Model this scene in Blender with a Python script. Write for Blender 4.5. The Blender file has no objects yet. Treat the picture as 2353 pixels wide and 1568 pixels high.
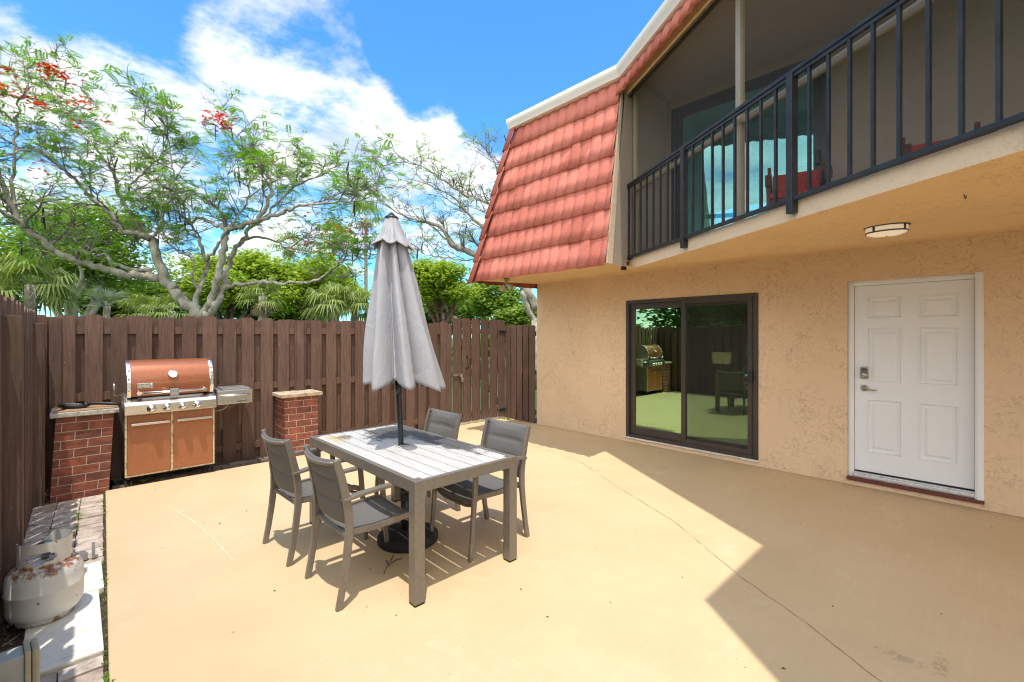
import bpy, bmesh, math, random
from mathutils import Vector, Matrix
random.seed(11)
C = bpy.context.scene.collection
PI = math.pi
R = math.radians
# ------------------------------------------------------------------ view frame (camera at origin, 1.6 m up)
FPX, CX, HY, EYE = 1046.0, 1176.5, 770.0, 1.6
YAW = R(43.74)
FW = Vector((math.sin(YAW), math.cos(YAW), 0)); RT = Vector((math.cos(YAW), -math.sin(YAW), 0))
def heading(x, y): return FW + RT*((x-CX)/FPX) + Vector((0, 0, (HY-y)/FPX))
def at(x, y, d): return heading(x, y)*d + Vector((0, 0, EYE))
SUN_T = (0.163, 0.21)      # shadow offset per metre of height

# ------------------------------------------------------------------ mesh helpers
ORI = {}
class MB:
    def __init__(s): s.v = []; s.f = []; s.sm = []
    def add(s, vs, fs, smooth=False):
        o = len(s.v); s.v += [tuple(p) for p in vs]
        s.f += [tuple(i+o for i in f) for f in fs]; s.sm += [smooth]*len(fs)
        return s
    def box(s, a, b, M=None):
        x0,y0,z0 = a; x1,y1,z1 = b
        vs = [Vector(p) for p in ((x0,y0,z0),(x1,y0,z0),(x1,y1,z0),(x0,y1,z0),(x0,y0,z1),(x1,y0,z1),(x1,y1,z1),(x0,y1,z1))]
        if M is not None: vs = [M @ p for p in vs]
        return s.add(vs, [(0,3,2,1),(4,5,6,7),(0,1,5,4),(1,2,6,5),(2,3,7,6),(3,0,4,7)])
    def bbox(s, a, b, r=.004, M=None):            # box with chamfered edges
        bm = bmesh.new(); bmesh.ops.create_cube(bm, size=1)
        for v in bm.verts:
            v.co = Vector([a[i]+(v.co[i]+.5)*(b[i]-a[i]) for i in range(3)])
        bmesh.ops.bevel(bm, geom=list(bm.edges), offset=r, segments=2, affect='EDGES', profile=.6)
        if M is not None: bmesh.ops.transform(bm, matrix=M, verts=bm.verts)
        return s.bm(bm)
    def bm(s, bm, smooth=False):
        bm.verts.index_update()
        s.add([v.co.copy() for v in bm.verts], [[v.index for v in f.verts] for f in bm.faces], smooth); bm.free(); return s
    def tube(s, pts, rad, n=6, cap=True, smooth=True):
        pts = [Vector(p) for p in pts]
        if len(pts) < 2: return s
        if not isinstance(rad, (list, tuple)): rad = [rad]*len(pts)
        vs = []; fs = []; up = None
        for i, p in enumerate(pts):
            t = (pts[min(i+1, len(pts)-1)]-pts[max(i-1, 0)])
            if t.length < 1e-9: t = Vector((0,0,1))
            t.normalize()
            if up is None:
                up = t.orthogonal().normalized()
            else:
                up = up - t*up.dot(t)
                up = up.normalized() if up.length > 1e-6 else t.orthogonal().normalized()
            w = t.cross(up)
            for k in range(n):
                a = 2*PI*k/n
                vs.append(p+(up*math.cos(a)+w*math.sin(a))*rad[i])
        for i in range(len(pts)-1):
            for k in range(n):
                k2 = (k+1) % n
                fs.append((i*n+k, i*n+k2, (i+1)*n+k2, (i+1)*n+k))
        s.add(vs, fs, smooth)
        if cap:
            o = len(s.v)-len(vs)
            s.f.append(tuple(o+k for k in reversed(range(n)))); s.sm.append(False)
            o2 = o+(len(pts)-1)*n
            s.f.append(tuple(o2+k for k in range(n))); s.sm.append(False)
        return s
    def lathe(s, prof, n=32, M=None, smooth=True):   # prof: (r, z)
        vs = []; fs = []
        for r, z in prof:
            for k in range(n):
                a = 2*PI*k/n; p = Vector((r*math.cos(a), r*math.sin(a), z))
                vs.append(M @ p if M is not None else p)
        for i in range(len(prof)-1):
            for k in range(n):
                k2 = (k+1) % n
                fs.append((i*n+k, i*n+k2, (i+1)*n+k2, (i+1)*n+k))
        return s.add(vs, fs, smooth)
    def prism(s, poly, ext, axis='z', a=0, smooth=False):   # poly in plane, extruded from a to a+ext along axis
        n = len(poly)
        def pt(p, h):
            if axis == 'z': return (p[0], p[1], h)
            if axis == 'y': return (p[0], h, p[1])
            return (h, p[0], p[1])
        vs = [pt(p, a) for p in poly]+[pt(p, a+ext) for p in poly]
        fs = [tuple(range(n-1, -1, -1)), tuple(range(n, 2*n))]+[(i, (i+1) % n, n+(i+1) % n, n+i) for i in range(n)]
        return s.add(vs, fs, smooth)
    def strip(s, prof, half, y0, y1):                # flat bar following (x,z) polyline, in-plane half thickness
        P = [Vector((p[0], 0, p[1])) for p in prof]; L = []; Rr = []
        for i, p in enumerate(P):
            t = (P[min(i+1, len(P)-1)]-P[max(i-1, 0)]).normalized(); nrm = Vector((-t.z, 0, t.x))
            h = half[i] if isinstance(half, (list, tuple)) else half
            L.append(p+nrm*h); Rr.append(p-nrm*h)
        vs = []
        for q in (L, Rr):
            for p in q: vs.append((p.x, y0, p.z)); vs.append((p.x, y1, p.z))
        m = len(P); fs = []
        for i in range(m-1):
            a, b = 2*i, 2*i+2; c, d = 2*m+2*i, 2*m+2*i+2
            fs += [(a, a+1, b+1, b), (c, d, d+1, c+1), (a, b, d, c), (a+1, c+1, d+1, b+1)]
        fs += [(0, 2*m, 2*m+1, 1), (2*m-2, 2*m-1, 4*m-1, 4*m-2)]
        return s.add(vs, fs)
    def sweep(s, path, prof, cap=True):              # closed profile (offset to the right of the path, z) along XY path, mitred
        P = [Vector((p[0], p[1], 0)) for p in path]; N = []
        for i in range(len(P)):
            ns = []
            for a, b in ((i-1, i), (i, i+1)):
                if a >= 0 and b < len(P):
                    t = (P[b]-P[a]).normalized(); ns.append(Vector((t.y, -t.x, 0)))
            m = sum(ns, Vector()).normalized()
            N.append(m/max(.3, m.dot(ns[0])))
        n = len(prof); vs = []
        for p, m in zip(P, N):
            for o, z in prof: vs.append(p+m*o+Vector((0, 0, z)))
        fs = []
        for i in range(len(P)-1):
            for k in range(n):
                k2 = (k+1) % n; fs.append((i*n+k, i*n+k2, (i+1)*n+k2, (i+1)*n+k))
        if cap: fs += [tuple(range(n)), tuple((len(P)-1)*n+k for k in reversed(range(n)))]
        return s.add(vs, fs)
    def obj(s, name, mat, parent=None, recalc=True, bevel=None, sub=0):
        me = bpy.data.meshes.new(name)
        o0 = ORI.get(parent.name, Vector()) if parent else Vector()
        vs = [Vector(v)-o0 for v in s.v]
        me.from_pydata(vs, [], s.f); me.polygons.foreach_set('use_smooth', s.sm)
        if recalc:
            b = bmesh.new(); b.from_mesh(me); bmesh.ops.recalc_face_normals(b, faces=b.faces); b.to_mesh(me); b.free()
        me.materials.append(mat); me.update()
        o = bpy.data.objects.new(name, me); C.objects.link(o)
        if parent: o.parent = parent; ORI[o.name] = o0
        if sub:
            m = o.modifiers.new('sub', 'SUBSURF'); m.levels = m.render_levels = sub
        if bevel:
            m = o.modifiers.new('bev', 'BEVEL'); m.width = bevel; m.segments = 2; m.limit_method = 'ANGLE'; m.angle_limit = R(40)
        return o
def tag(o, label=None, cat=None, group=None, kind=None):
    for k, v in (('label', label), ('category', cat), ('group', group), ('kind', kind)):
        if v: o[k] = v
    return o
def thing(name, label, cat, loc=(0,0,0), group=None):
    o = bpy.data.objects.new(name, None); C.objects.link(o); o.location = loc; o.empty_display_size = .1
    ORI[o.name] = Vector(loc); return tag(o, label, cat, group)
def copy_tree(o, parent=None):
    c = o.copy(); C.objects.link(c)
    if parent: c.parent = parent
    for ch in list(o.children): copy_tree(ch, c)
    return c
def text_mb(body, size, extrude, M):
    cu = bpy.data.curves.new('lettering', 'FONT'); cu.body = body; cu.size = size; cu.extrude = extrude
    cu.align_x = 'CENTER'; cu.align_y = 'CENTER'; cu.resolution_u = 3
    o = bpy.data.objects.new('lettering', cu); C.objects.link(o)
    bpy.context.view_layer.update()
    me = o.evaluated_get(bpy.context.evaluated_depsgraph_get()).to_mesh()
    mb = MB(); mb.add([M @ v.co for v in me.vertices], [tuple(p.vertices) for p in me.polygons])
    bpy.data.objects.remove(o); bpy.data.curves.remove(cu)
    return mb
def rot_to(xaxis, yaxis, o):
    x = Vector(xaxis).normalized(); y = Vector(yaxis).normalized(); z = x.cross(y)
    return Matrix(((x.x,y.x,z.x,o[0]),(x.y,y.y,z.y,o[1]),(x.z,y.z,z.z,o[2]),(0,0,0,1)))

# ------------------------------------------------------------------ materials
def hexl(h):
    h = h.lstrip('#'); out = []
    for i in (0, 2, 4):
        c = int(h[i:i+2], 16)/255; out.append(c/12.92 if c <= .04045 else ((c+.055)/1.055)**2.4)
    return tuple(out)
class NT:
    def __init__(s, name):
        s.m = bpy.data.materials.new(name); s.m.use_nodes = True; s.t = s.m.node_tree
        s.b = s.t.nodes['Principled BSDF']; s.out = s.t.nodes['Material Output']; s._co = None
    def n(s, typ, **kw):
        n = s.t.nodes.new(typ)
        for k, v in kw.items(): setattr(n, k, v)
        return n
    def l(s, a, b): s.t.links.new(a, b)
    def co(s, scale=None, kind='Object'):
        if s._co is None: s._co = s.n('ShaderNodeTexCoord')
        if scale is None: return s._co.outputs[kind]
        mp = s.n('ShaderNodeMapping'); mp.inputs['Scale'].default_value = scale
        s.l(s._co.outputs[kind], mp.inputs['Vector']); return mp.outputs[0]
    def noise(s, scale, detail=5, rough=.6, stretch=None, dist=0):
        n = s.n('ShaderNodeTexNoise'); n.inputs['Scale'].default_value = scale; n.inputs['Detail'].default_value = detail
        n.inputs['Roughness'].default_value = rough; n.inputs['Distortion'].default_value = dist
        s.l(s.co(stretch), n.inputs['Vector']); return n.outputs[0]
    def ramp(s, fac, stops, interp='LINEAR'):
        r = s.n('ShaderNodeValToRGB'); r.color_ramp.interpolation = interp
        e = r.color_ramp.elements
        while len(e) < len(stops): e.new(.5)
        for i, (p, c) in enumerate(stops):
            e[i].position = p; e[i].color = (*c, 1) if not isinstance(c, (int, float)) else (c, c, c, 1)
        s.l(fac, r.inputs[0]); return r.outputs[0]
    def mix(s, fac, a, b, mode='MIX'):
        m = s.n('ShaderNodeMix', data_type='RGBA', blend_type=mode)
        for sock, v in ((m.inputs[0], fac), (m.inputs[6], a), (m.inputs[7], b)):
            if hasattr(v, 'is_linked') or hasattr(v, 'links'): s.l(v, sock)
            elif isinstance(v, (int, float)): sock.default_value = v
            else: sock.default_value = (*v, 1)
        return m.outputs[2]
    def math(s, op, a, b=None):
        m = s.n('ShaderNodeMath', operation=op)
        for i, v in enumerate((a, b)):
            if v is None: continue
            if isinstance(v, (int, float)): m.inputs[i].default_value = v
            else: s.l(v, m.inputs[i])
        return m.outputs[0]
    def bump(s, h, strength=.3, dist=.01, prev=None):
        b = s.n('ShaderNodeBump'); b.inputs['Strength'].default_value = strength; b.inputs['Distance'].default_value = dist
        s.l(h, b.inputs['Height'])
        if prev is not None: s.l(prev, b.inputs['Normal'])
        s.l(b.outputs[0], s.b.inputs['Normal']); return b.outputs[0]
    def set(s, **kw):
        for k, v in kw.items():
            i = s.b.inputs[{'col': 'Base Color', 'rough': 'Roughness', 'metal': 'Metallic', 'spec': 'Specular IOR Level', 'emis': 'Emission Color', 'es': 'Emission Strength', 'coat': 'Coat Weight'}[k]]
            if hasattr(v, 'links'): s.l(v, i)
            elif isinstance(v, (tuple, list)): i.default_value = (*v, 1)
            else: i.default_value = v
        return s
def simple(name, col, rough=.5, metal=0, var=.15, vs=8, bs=None, bst=.2, bd=.004, stretch=None, spec=.5):
    t = NT(name); n = t.noise(vs, 4, .6, stretch)
    lo = tuple(c*(1-var) for c in col); hi = tuple(min(1, c*(1+var)) for c in col)
    t.set(col=t.ramp(n, [(.3, lo), (.7, hi)]), rough=rough, metal=metal, spec=spec)
    if bs: t.bump(t.noise(bs, 4, .6, stretch), bst, bd)
    return t.m
M = {}
# painted concrete patio
t = NT('patio_paint'); a = t.noise(1.3, 6, .65); b = t.noise(14, 5, .7); c = t.noise(60, 2, .5)
col = t.ramp(a, [(.3, (.575,.430,.258)), (.55, (.622,.474,.290)), (.75, (.65,.50,.315))])
col = t.mix(t.ramp(b, [(.62, 0.0), (.8, .25)]), col, (.72,.54,.32))
vo = t.n('ShaderNodeTexVoronoi'); vo.inputs['Scale'].default_value = 9; t.l(t.co(), vo.inputs['Vector'])
spk = t.math('LESS_THAN', vo.outputs['Distance'], .035)
spk = t.math('MULTIPLY', spk, t.ramp(t.noise(3, 2, .5), [(.5, 0.0), (.62, .8)]))
col = t.mix(spk, col, (.10,.07,.045))
sc = t.ramp(t.noise(5, 6, .75, (1, 2.2, 1)), [(.66, 0.0), (.74, .22)])
col = t.mix(sc, col, (.38,.27,.16))
sx = t.n('ShaderNodeSeparateXYZ'); t.l(t.co(), sx.inputs[0])
def pblob(cx, cy, rx, ry):
    a_ = t.math('DIVIDE', t.math('SUBTRACT', sx.outputs[0], cx), rx); b_ = t.math('DIVIDE', t.math('SUBTRACT', sx.outputs[1], cy), ry)
    return t.math('SUBTRACT', 1.0, t.math('ADD', t.math('MULTIPLY', a_, a_), t.math('MULTIPLY', b_, b_)))
fine = t.noise(26, 6, .8, (1.6, 1, 1))
sm = t.math('MAXIMUM', pblob(2.95,.30,.05,.13), pblob(3.02,.16,.13,.035))
sm = t.math('ADD', sm, t.math('MULTIPLY', t.math('SUBTRACT', fine, .52), 9.0))
col = t.mix(t.ramp(sm, [(.3, 0.0), (1.2, .5)]), col, (.26,.195,.14))
wall_d = t.ramp(t.math('ADD', sx.outputs[0], t.math('MULTIPLY', b, .25)), [(0, 0.0), (1, 0.0)])
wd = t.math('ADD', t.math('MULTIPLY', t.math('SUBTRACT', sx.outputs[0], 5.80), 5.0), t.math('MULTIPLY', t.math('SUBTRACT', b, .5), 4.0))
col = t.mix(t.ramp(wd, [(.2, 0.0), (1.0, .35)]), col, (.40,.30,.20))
worn = t.noise(2.4, 7, .78); col = t.mix(t.ramp(worn, [(.56, 0.0), (.68, .42)]), col, (.70,.58,.42))
brush = t.noise(6, 3, .6, (.35, 7, 1)); col = t.mix(t.ramp(brush, [(.4, .10), (.6, 0.0)]), col, (.45,.34,.22))
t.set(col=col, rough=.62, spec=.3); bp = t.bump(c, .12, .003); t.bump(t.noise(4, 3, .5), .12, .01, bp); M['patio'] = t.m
# stucco
def stucco(name, col, scale=9, strength=.55, crack=.5):
    t = NT(name)
    big = t.noise(.7, 4, .6); n1 = t.noise(scale, 4, .55, None, 2.2); n2 = t.noise(scale*6, 4, .65); n4 = t.noise(scale*.45, 3, .6)
    area = t.ramp(t.noise(2.3, 4, .7), [(.40, 0.0), (.58, 1.0)])
    line = t.ramp(n1, [(.478, 0.0), (.492, 1.0), (.497, 1.0), (.520, 0.0)])
    line = t.math('MULTIPLY', line, area)
    line2 = t.ramp(n4, [(.555, 0.0), (.562, 1.0), (.572, 0.0)])
    plate = t.ramp(n1, [(.3, 0.0), (.49, .5), (.50, .85), (.7, 1.0)])
    lo = tuple(c*.93 for c in col); hi = tuple(min(1, c*1.05) for c in col)
    cc = t.ramp(big, [(.3, lo), (.7, hi)])
    cc = t.mix(t.math('MULTIPLY', t.math('MAXIMUM', line, t.math('MULTIPLY', line2, area)), crack), cc, tuple(c*.42 for c in col))
    cc = t.mix(t.ramp(t.noise(1.6, 6, .75), [(.60, 0.0), (.78, .22)]), cc, (col[0]*.80, col[1]*.62, col[2]*.55))
    t.set(col=cc, rough=.85, spec=.2)
    bp = t.bump(plate, strength*.5, .010); bp = t.bump(line, -strength*.5, .008, bp); t.bump(n2, .30, .004, bp); return t.m
M['stucco'] = stucco('peach_stucco', (.75,.56,.375), 6.0, .8, .55)
M['soffit'] = stucco('ochre_stucco', (.79,.55,.30), 7, .5, .45)
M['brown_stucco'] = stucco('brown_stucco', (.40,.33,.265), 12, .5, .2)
M['slab_edge'] = stucco('slab_edge_paint', (.68,.54,.39), 7, .4, .3)
# fence wood
def woodpaint(name, col, var=.3):
    t = NT(name)
    g = t.noise(20, 6, .7, (3, 3, .16)); k = t.noise(2.2, 4, .6)
    rnd = t.n('ShaderNodeNewGeometry').outputs['Random Per Island']
    base = t.ramp(rnd, [(0, tuple(c*.82 for c in col)), (1, tuple(c*1.18 for c in col))])
    base = t.mix(t.ramp(g, [(.33, .75), (.58, 0.0)]), base, tuple(c*.45 for c in col))
    base = t.mix(t.ramp(k, [(.55, 0.0), (.75, .35)]), base, tuple(min(1, c*1.5) for c in col))
    vo = t.n('ShaderNodeTexVoronoi'); vo.inputs['Scale'].default_value = 11; t.l(t.co(), vo.inputs['Vector'])
    sp = t.math('MULTIPLY', t.math('LESS_THAN', vo.outputs['Distance'], .07), t.ramp(t.noise(4, 2), [(.5, 0.0), (.6, .8)]))
    base = t.mix(sp, base, (.33,.27,.23))
    t.set(col=base, rough=.75, spec=.25); t.bump(g, .5, .004); return t.m
M['fence'] = woodpaint('brown_fence_paint', (.150,.090,.068))
M['fence_post'] = woodpaint('brown_post_paint', (.155,.097,.074))
M['gatewood'] = woodpaint('gate_paint', (.150,.092,.070))
# tiles
t = NT('clay_roof_tile'); n = t.noise(3.2, 5, .65); n2 = t.noise(34, 4, .65)
sx = t.n('ShaderNodeSeparateXYZ'); t.l(t.co(), sx.inputs[0])
cm = t.n('ShaderNodeCombineXYZ'); t.l(t.math('FLOOR', t.math('DIVIDE', t.math('ADD', sx.outputs[0], sx.outputs[1]), .344)), cm.inputs[0]); t.l(t.math('FLOOR', t.math('DIVIDE', sx.outputs[2], .343)), cm.inputs[1])
wn_ = t.n('ShaderNodeTexWhiteNoise'); t.l(cm.outputs[0], wn_.inputs[0])
cc = t.ramp(wn_.outputs[0], [(0, (.47,.145,.108)), (.5, (.58,.19,.145)), (1, (.65,.235,.18))])
cc = t.mix(t.ramp(n, [(.4, .35), (.6, 0.0)]), cc, (.48,.135,.10))
cc = t.mix(t.ramp(n2, [(.56, 0.0), (.74, .45)]), cc, (.72,.36,.28))
cc = t.mix(t.ramp(t.noise(7, 6, .75, (1,1,.35)), [(.62, 0.0), (.72, .6)]), cc, (.26,.06,.05))
t.set(col=cc, rough=.85, spec=.15); t.bump(n2, .35, .005); M['tile'] = t.m
M['gutter'] = simple('white_gutter_paint', (.86,.85,.81), .4, var=.05, vs=2, bs=3, bst=.08)
M['trim_white'] = simple('white_trim_paint', (.79,.81,.84), .42, var=.03, vs=2, bs=90, bst=.05, bd=.001)
M['door_white'] = simple('white_door_paint', (.80,.83,.87), .4, var=.03, vs=1.5, bs=70, bst=.04, bd=.001)
M['bronze'] = simple('bronze_aluminium', (.072,.060,.055), .38, .35, var=.1, vs=3, bs=60, bst=.04, bd=.001)
M['rail'] = simple('black_railing_paint', (.017,.018,.021), .45, .0, var=.5, vs=9, bs=25, bst=.25, bd=.002)
M['screen_post'] = simple('beige_aluminium', (.34,.29,.21), .45, .2, var=.08)
M['caulk'] = simple('white_caulk', (.72,.72,.70), .7, var=.15, vs=15)
M['sill_red'] = simple('dark_red_sill', (.13,.035,.03), .6, var=.2)
M['alu'] = simple('brushed_aluminium', (.62,.63,.64), .38, .8, var=.1, vs=20)
M['dark'] = simple('dark_interior', (.03,.028,.026), .9)
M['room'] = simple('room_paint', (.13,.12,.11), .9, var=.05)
M['black'] = simple('black_plastic', (.018,.018,.019), .45, var=.2, vs=12, bs=40, bst=.1, bd=.001)
M['rubber'] = simple('black_rubber', (.02,.02,.02), .8, var=.3, vs=6, bs=40, bst=.3, bd=.002)
M['steel'] = simple('stainless_steel', (.66,.64,.61), .27, .95, var=.12, vs=14, stretch=(.3,1,6))
M['chrome'] = simple('chrome', (.82,.81,.78), .22, 1.0, var=.06)
M['nickel'] = simple('satin_nickel', (.42,.40,.37), .28, .95, var=.1)
M['castgrey'] = simple('cast_grey_metal', (.36,.36,.36), .42, .6, var=.15, vs=12)
# copper enamel
t = NT('copper_enamel'); n = t.noise(60, 2, .5); t.set(col=t.ramp(n, [(.3, (.33,.105,.045)), (.7, (.40,.135,.062))]), rough=.30, metal=.35, coat=.35); t.bump(t.noise(140, 2), .05, .001); M['copper'] = t.m
t = NT('copper_door_enamel'); n = t.noise(40, 3, .5); t.set(col=t.ramp(n, [(.3, (.36,.135,.055)), (.7, (.42,.165,.075))]), rough=.42, metal=.15); M['copper_door'] = t.m
t = NT('cream_trim'); n = t.noise(25, 5, .7); t.set(col=t.ramp(n, [(.36, (.30,.19,.09)), (.48, (.66,.56,.36))]), rough=.5, metal=.2); M['cream'] = t.m
# brick veneer
def brick(name):
    t = NT(name); u = t.n('ShaderNodeUVMap')
    br = t.n('ShaderNodeTexBrick'); br.offset = .5
    for k, v in (('Scale', 1.0), ('Mortar Size', .0035), ('Mortar Smooth', .15), ('Bias', .0), ('Brick Width', .195), ('Row Height', .087)): br.inputs[k].default_value = v
    br.inputs['Color1'].default_value = (.37,.105,.062,1); br.inputs['Color2'].default_value = (.20,.068,.045,1); br.inputs['Mortar'].default_value = (.50,.39,.30,1)
    t.l(u.outputs[0], br.inputs['Vector'])
    mm = t.n('ShaderNodeMapping'); mm.inputs['Scale'].default_value = (1, 2.2, 1); t.l(u.outputs[0], mm.inputs[0])
    n = t.n('ShaderNodeTexNoise'); n.inputs['Scale'].default_value = 9; n.inputs['Detail'].default_value = 8; n.inputs['Roughness'].default_value = .72; t.l(mm.outputs[0], n.inputs['Vector'])
    dirt = t.ramp(n.outputs[0], [(.42, .0), (.62, .72)])
    inv = t.math('SUBTRACT', 1.0, br.outputs['Fac'])
    col = t.mix(t.math('MULTIPLY', dirt, inv), br.outputs['Color'], (.055,.028,.022))
    t.set(col=col, rough=.7); h = t.math('ADD', t.math('MULTIPLY', inv, 1.0), t.math('MULTIPLY', n.outputs[0], .3)); t.bump(h, .5, .006); return t.m
M['brick'] = brick('brick_tile')
t = NT('stone_cap'); n = t.noise(14, 6, .7); n2 = t.noise(3, 3, .6); cc = t.ramp(n, [(.34, (.20,.16,.12)), (.5, (.50,.40,.29)), (.7, (.60,.50,.38))]); cc = t.mix(t.ramp(n2, [(.5, 0.0), (.7, .5)]), cc, (.36,.25,.16)); t.set(col=cc, rough=.85); t.bump(n, .4, .006); M['cap'] = t.m
t = NT('concrete_cap'); n = t.noise(18, 6, .7); t.set(col=t.ramp(n, [(.34, (.12,.115,.10)), (.46, (.46,.44,.39)), (.7, (.62,.60,.54))]), rough=.9); t.bump(n, .4, .006); M['conc'] = t.m
t = NT('weathered_paver'); n = t.noise(9, 6, .72); rnd = t.n('ShaderNodeNewGeometry').outputs['Random Per Island']
cc = t.ramp(rnd, [(0, (.44,.345,.28)), (.5, (.56,.47,.39)), (1, (.62,.545,.47))]); cc = t.mix(t.ramp(n, [(.35, .75), (.55, 0.0)]), cc, (.20,.155,.13)); t.set(col=cc, rough=.9); t.bump(n, .5, .008); M['paver'] = t.m
t = NT('dark_paver'); n = t.noise(9, 6, .72); rnd = t.n('ShaderNodeNewGeometry').outputs['Random Per Island']
cc = t.ramp(rnd, [(0, (.16,.12,.10)), (.6, (.27,.20,.17)), (1, (.48,.40,.34))]); cc = t.mix(t.ramp(n, [(.38, .8), (.6, 0.0)]), cc, (.07,.055,.045)); t.set(col=cc, rough=.9); t.bump(n, .5, .008); M['paver_dark'] = t.m
t = NT('pale_slab'); n = t.noise(16, 7, .75, (1, 1.6, 1)); cc = t.ramp(n, [(.30, (.44,.39,.32)), (.44, (.76,.71,.62)), (.8, (.84,.79,.70))]); t.set(col=cc, rough=.9); t.bump(n, .5, .008); M['slab'] = t.m
t = NT('mulch'); n = t.noise(40, 6, .8); t.set(col=t.ramp(n, [(.35, (.035,.026,.02)), (.55, (.13,.09,.068)), (.72, (.34,.25,.19))]), rough=1); t.bump(n, 1, .03); M['mulch'] = t.m
t = NT('lawn'); n = t.noise(3, 6, .7); t.set(col=t.ramp(n, [(.3, (.04,.075,.018)), (.7, (.09,.15,.035))]), rough=1); t.bump(t.noise(60, 3), .6, .03); M['lawn'] = t.m
# table
t = NT('taupe_frame_paint'); n = t.noise(30, 4, .6); t.set(col=t.ramp(n, [(.3, (.185,.163,.142)), (.7, (.222,.196,.170))]), rough=.38, metal=.3); t.bump(t.noise(150, 2), .05, .001); M['frame'] = t.m
t = NT('weathered_slats'); g = t.noise(16, 6, .7, (5, .35, 1)); k = t.noise(5, 7, .78, (1, .8, 1))
sx = t.n('ShaderNodeSeparateXYZ'); t.l(t.co(), sx.inputs[0])
base = t.ramp(g, [(.3, (.36,.355,.35)), (.52, (.50,.495,.49)), (.75, (.60,.595,.59))])
def blob(cx, cy, rx, ry):
    a = t.math('DIVIDE', t.math('SUBTRACT', sx.outputs[0], cx), rx); b = t.math('DIVIDE', t.math('SUBTRACT', sx.outputs[1], cy), ry)
    return t.math('SUBTRACT', 1.0, t.math('ADD', t.math('MULTIPLY', a, a), t.math('MULTIPLY', b, b)))
m1 = t.math('MAXIMUM', blob(.31,-.02,.15,.62), blob(.20,.50,.34,.30))
m1 = t.math('ADD', m1, t.math('MULTIPLY', t.math('SUBTRACT', k, .5), 3.2))
base = t.mix(t.ramp(m1, [(.02, 0.0), (.42, .92)]), base, (.060,.057,.055))
m2 = t.math('ADD', blob(-.28, .56, .13, .22), t.math('MULTIPLY', t.math('SUBTRACT', k, .5), 3.0))
base = t.mix(t.ramp(m2, [(.3, 0.0), (.7, .85)]), base, (.47,.38,.22))
m3 = t.math('ADD', blob(-.22, .60, .11, .10), t.math('MULTIPLY', t.math('SUBTRACT', t.noise(9, 5, .7), .5), 4.0))
base = t.mix(t.ramp(m3, [(.4, 0.0), (.8, .7)]), base, (.11,.085,.06))
t.set(col=base, rough=.6); t.bump(g, .25, .002); M['slat'] = t.m
def weave(name, c1, c2, sc):
    t = NT(name); u = t.co()
    w1 = t.n('ShaderNodeTexWave'); w1.wave_type = 'BANDS'; w1.bands_direction = 'Y'; w1.inputs['Scale'].default_value = sc; t.l(u, w1.inputs['Vector'])
    w2 = t.n('ShaderNodeTexWave'); w2.wave_type = 'BANDS'; w2.bands_direction = 'DIAGONAL'; w2.inputs['Scale'].default_value = sc*.8; t.l(u, w2.inputs['Vector'])
    h = t.math('MULTIPLY', w1.outputs[1], w2.outputs[1])
    cc = t.ramp(h, [(.05, c2), (.6, c1)]); cc = t.mix(t.ramp(t.noise(14, 4), [(.4, .25), (.6, 0.0)]), cc, tuple(c*.6 for c in c1))
    t.set(col=cc, rough=.75); t.bump(h, .35, .002); return t.m
M['sling'] = weave('grey_sling_weave', (.20,.193,.186), (.115,.112,.108), 100)
# umbrella fabric
t = NT('grey_umbrella_fabric'); n = t.noise(220, 2, .5); n2 = t.noise(5, 5, .7); cc = t.ramp(n, [(.3, (.325,.325,.355)), (.7, (.41,.41,.445))]); cc = t.mix(t.ramp(n2, [(.5, 0.0), (.72, .35)]), cc, (.40,.385,.38)); t.set(col=cc, rough=.9, spec=.15); bp = t.bump(n2, .2, .01); t.bump(t.noise(9, 4, .6, (1, 1, .45), 1.5), .5, .02, bp)
M['canvas'] = t.m
M['polepaint'] = simple('dark_slate_pole', (.030,.036,.046), .35, .3, var=.1)
# tank
t = NT('rusty_white_tank'); n = t.noise(24, 8, .75, (1,1,.45)); sp = t.noise(26, 3, .5); sz = t.n('ShaderNodeSeparateXYZ'); t.l(t.co(), sz.inputs[0])
hz = t.ramp(sz.outputs[2], [(.0, .5), (.025, .25), (.06, .0), (.17, .0), (.18, .22), (.19, .0), (.235, .0), (.28, .42), (.315, .62), (.335, .12), (.45, .05)])
f1 = t.math('ADD', n, t.math('MULTIPLY', hz, .42)); rust = t.ramp(f1, [(.66, 0.0), (.76, .95)])
spots = t.ramp(sp, [(.715, 0.0), (.75, .9)]); rust = t.math('MAXIMUM', rust, spots)
base = t.ramp(t.noise(3, 4), [(.3, (.56,.56,.53)), (.7, (.68,.68,.66))])
rc = t.ramp(t.noise(30, 4), [(.35, (.13,.045,.018)), (.65, (.36,.15,.06))])
t.set(col=t.mix(rust, base, rc), rough=t.ramp(rust, [(0, .38), (1, .85)])); M['tank'] = t.m
M['gasket'] = simple('grey_outlet_paint', (.38,.40,.38), .5, var=.1, bs=30, bst=.1)
M['tanbox'] = simple('tan_cover_plastic', (.40,.36,.27), .5, var=.15, bs=20, bst=.1)
t = NT('peeling_post'); n = t.noise(12, 6, .75, (1,1,.5)); t.set(col=t.ramp(n, [(.4, (.62,.60,.56)), (.52, (.58,.55,.5)), (.56, (.40,.22,.18))]), rough=.8); M['peel'] = t.m
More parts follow.
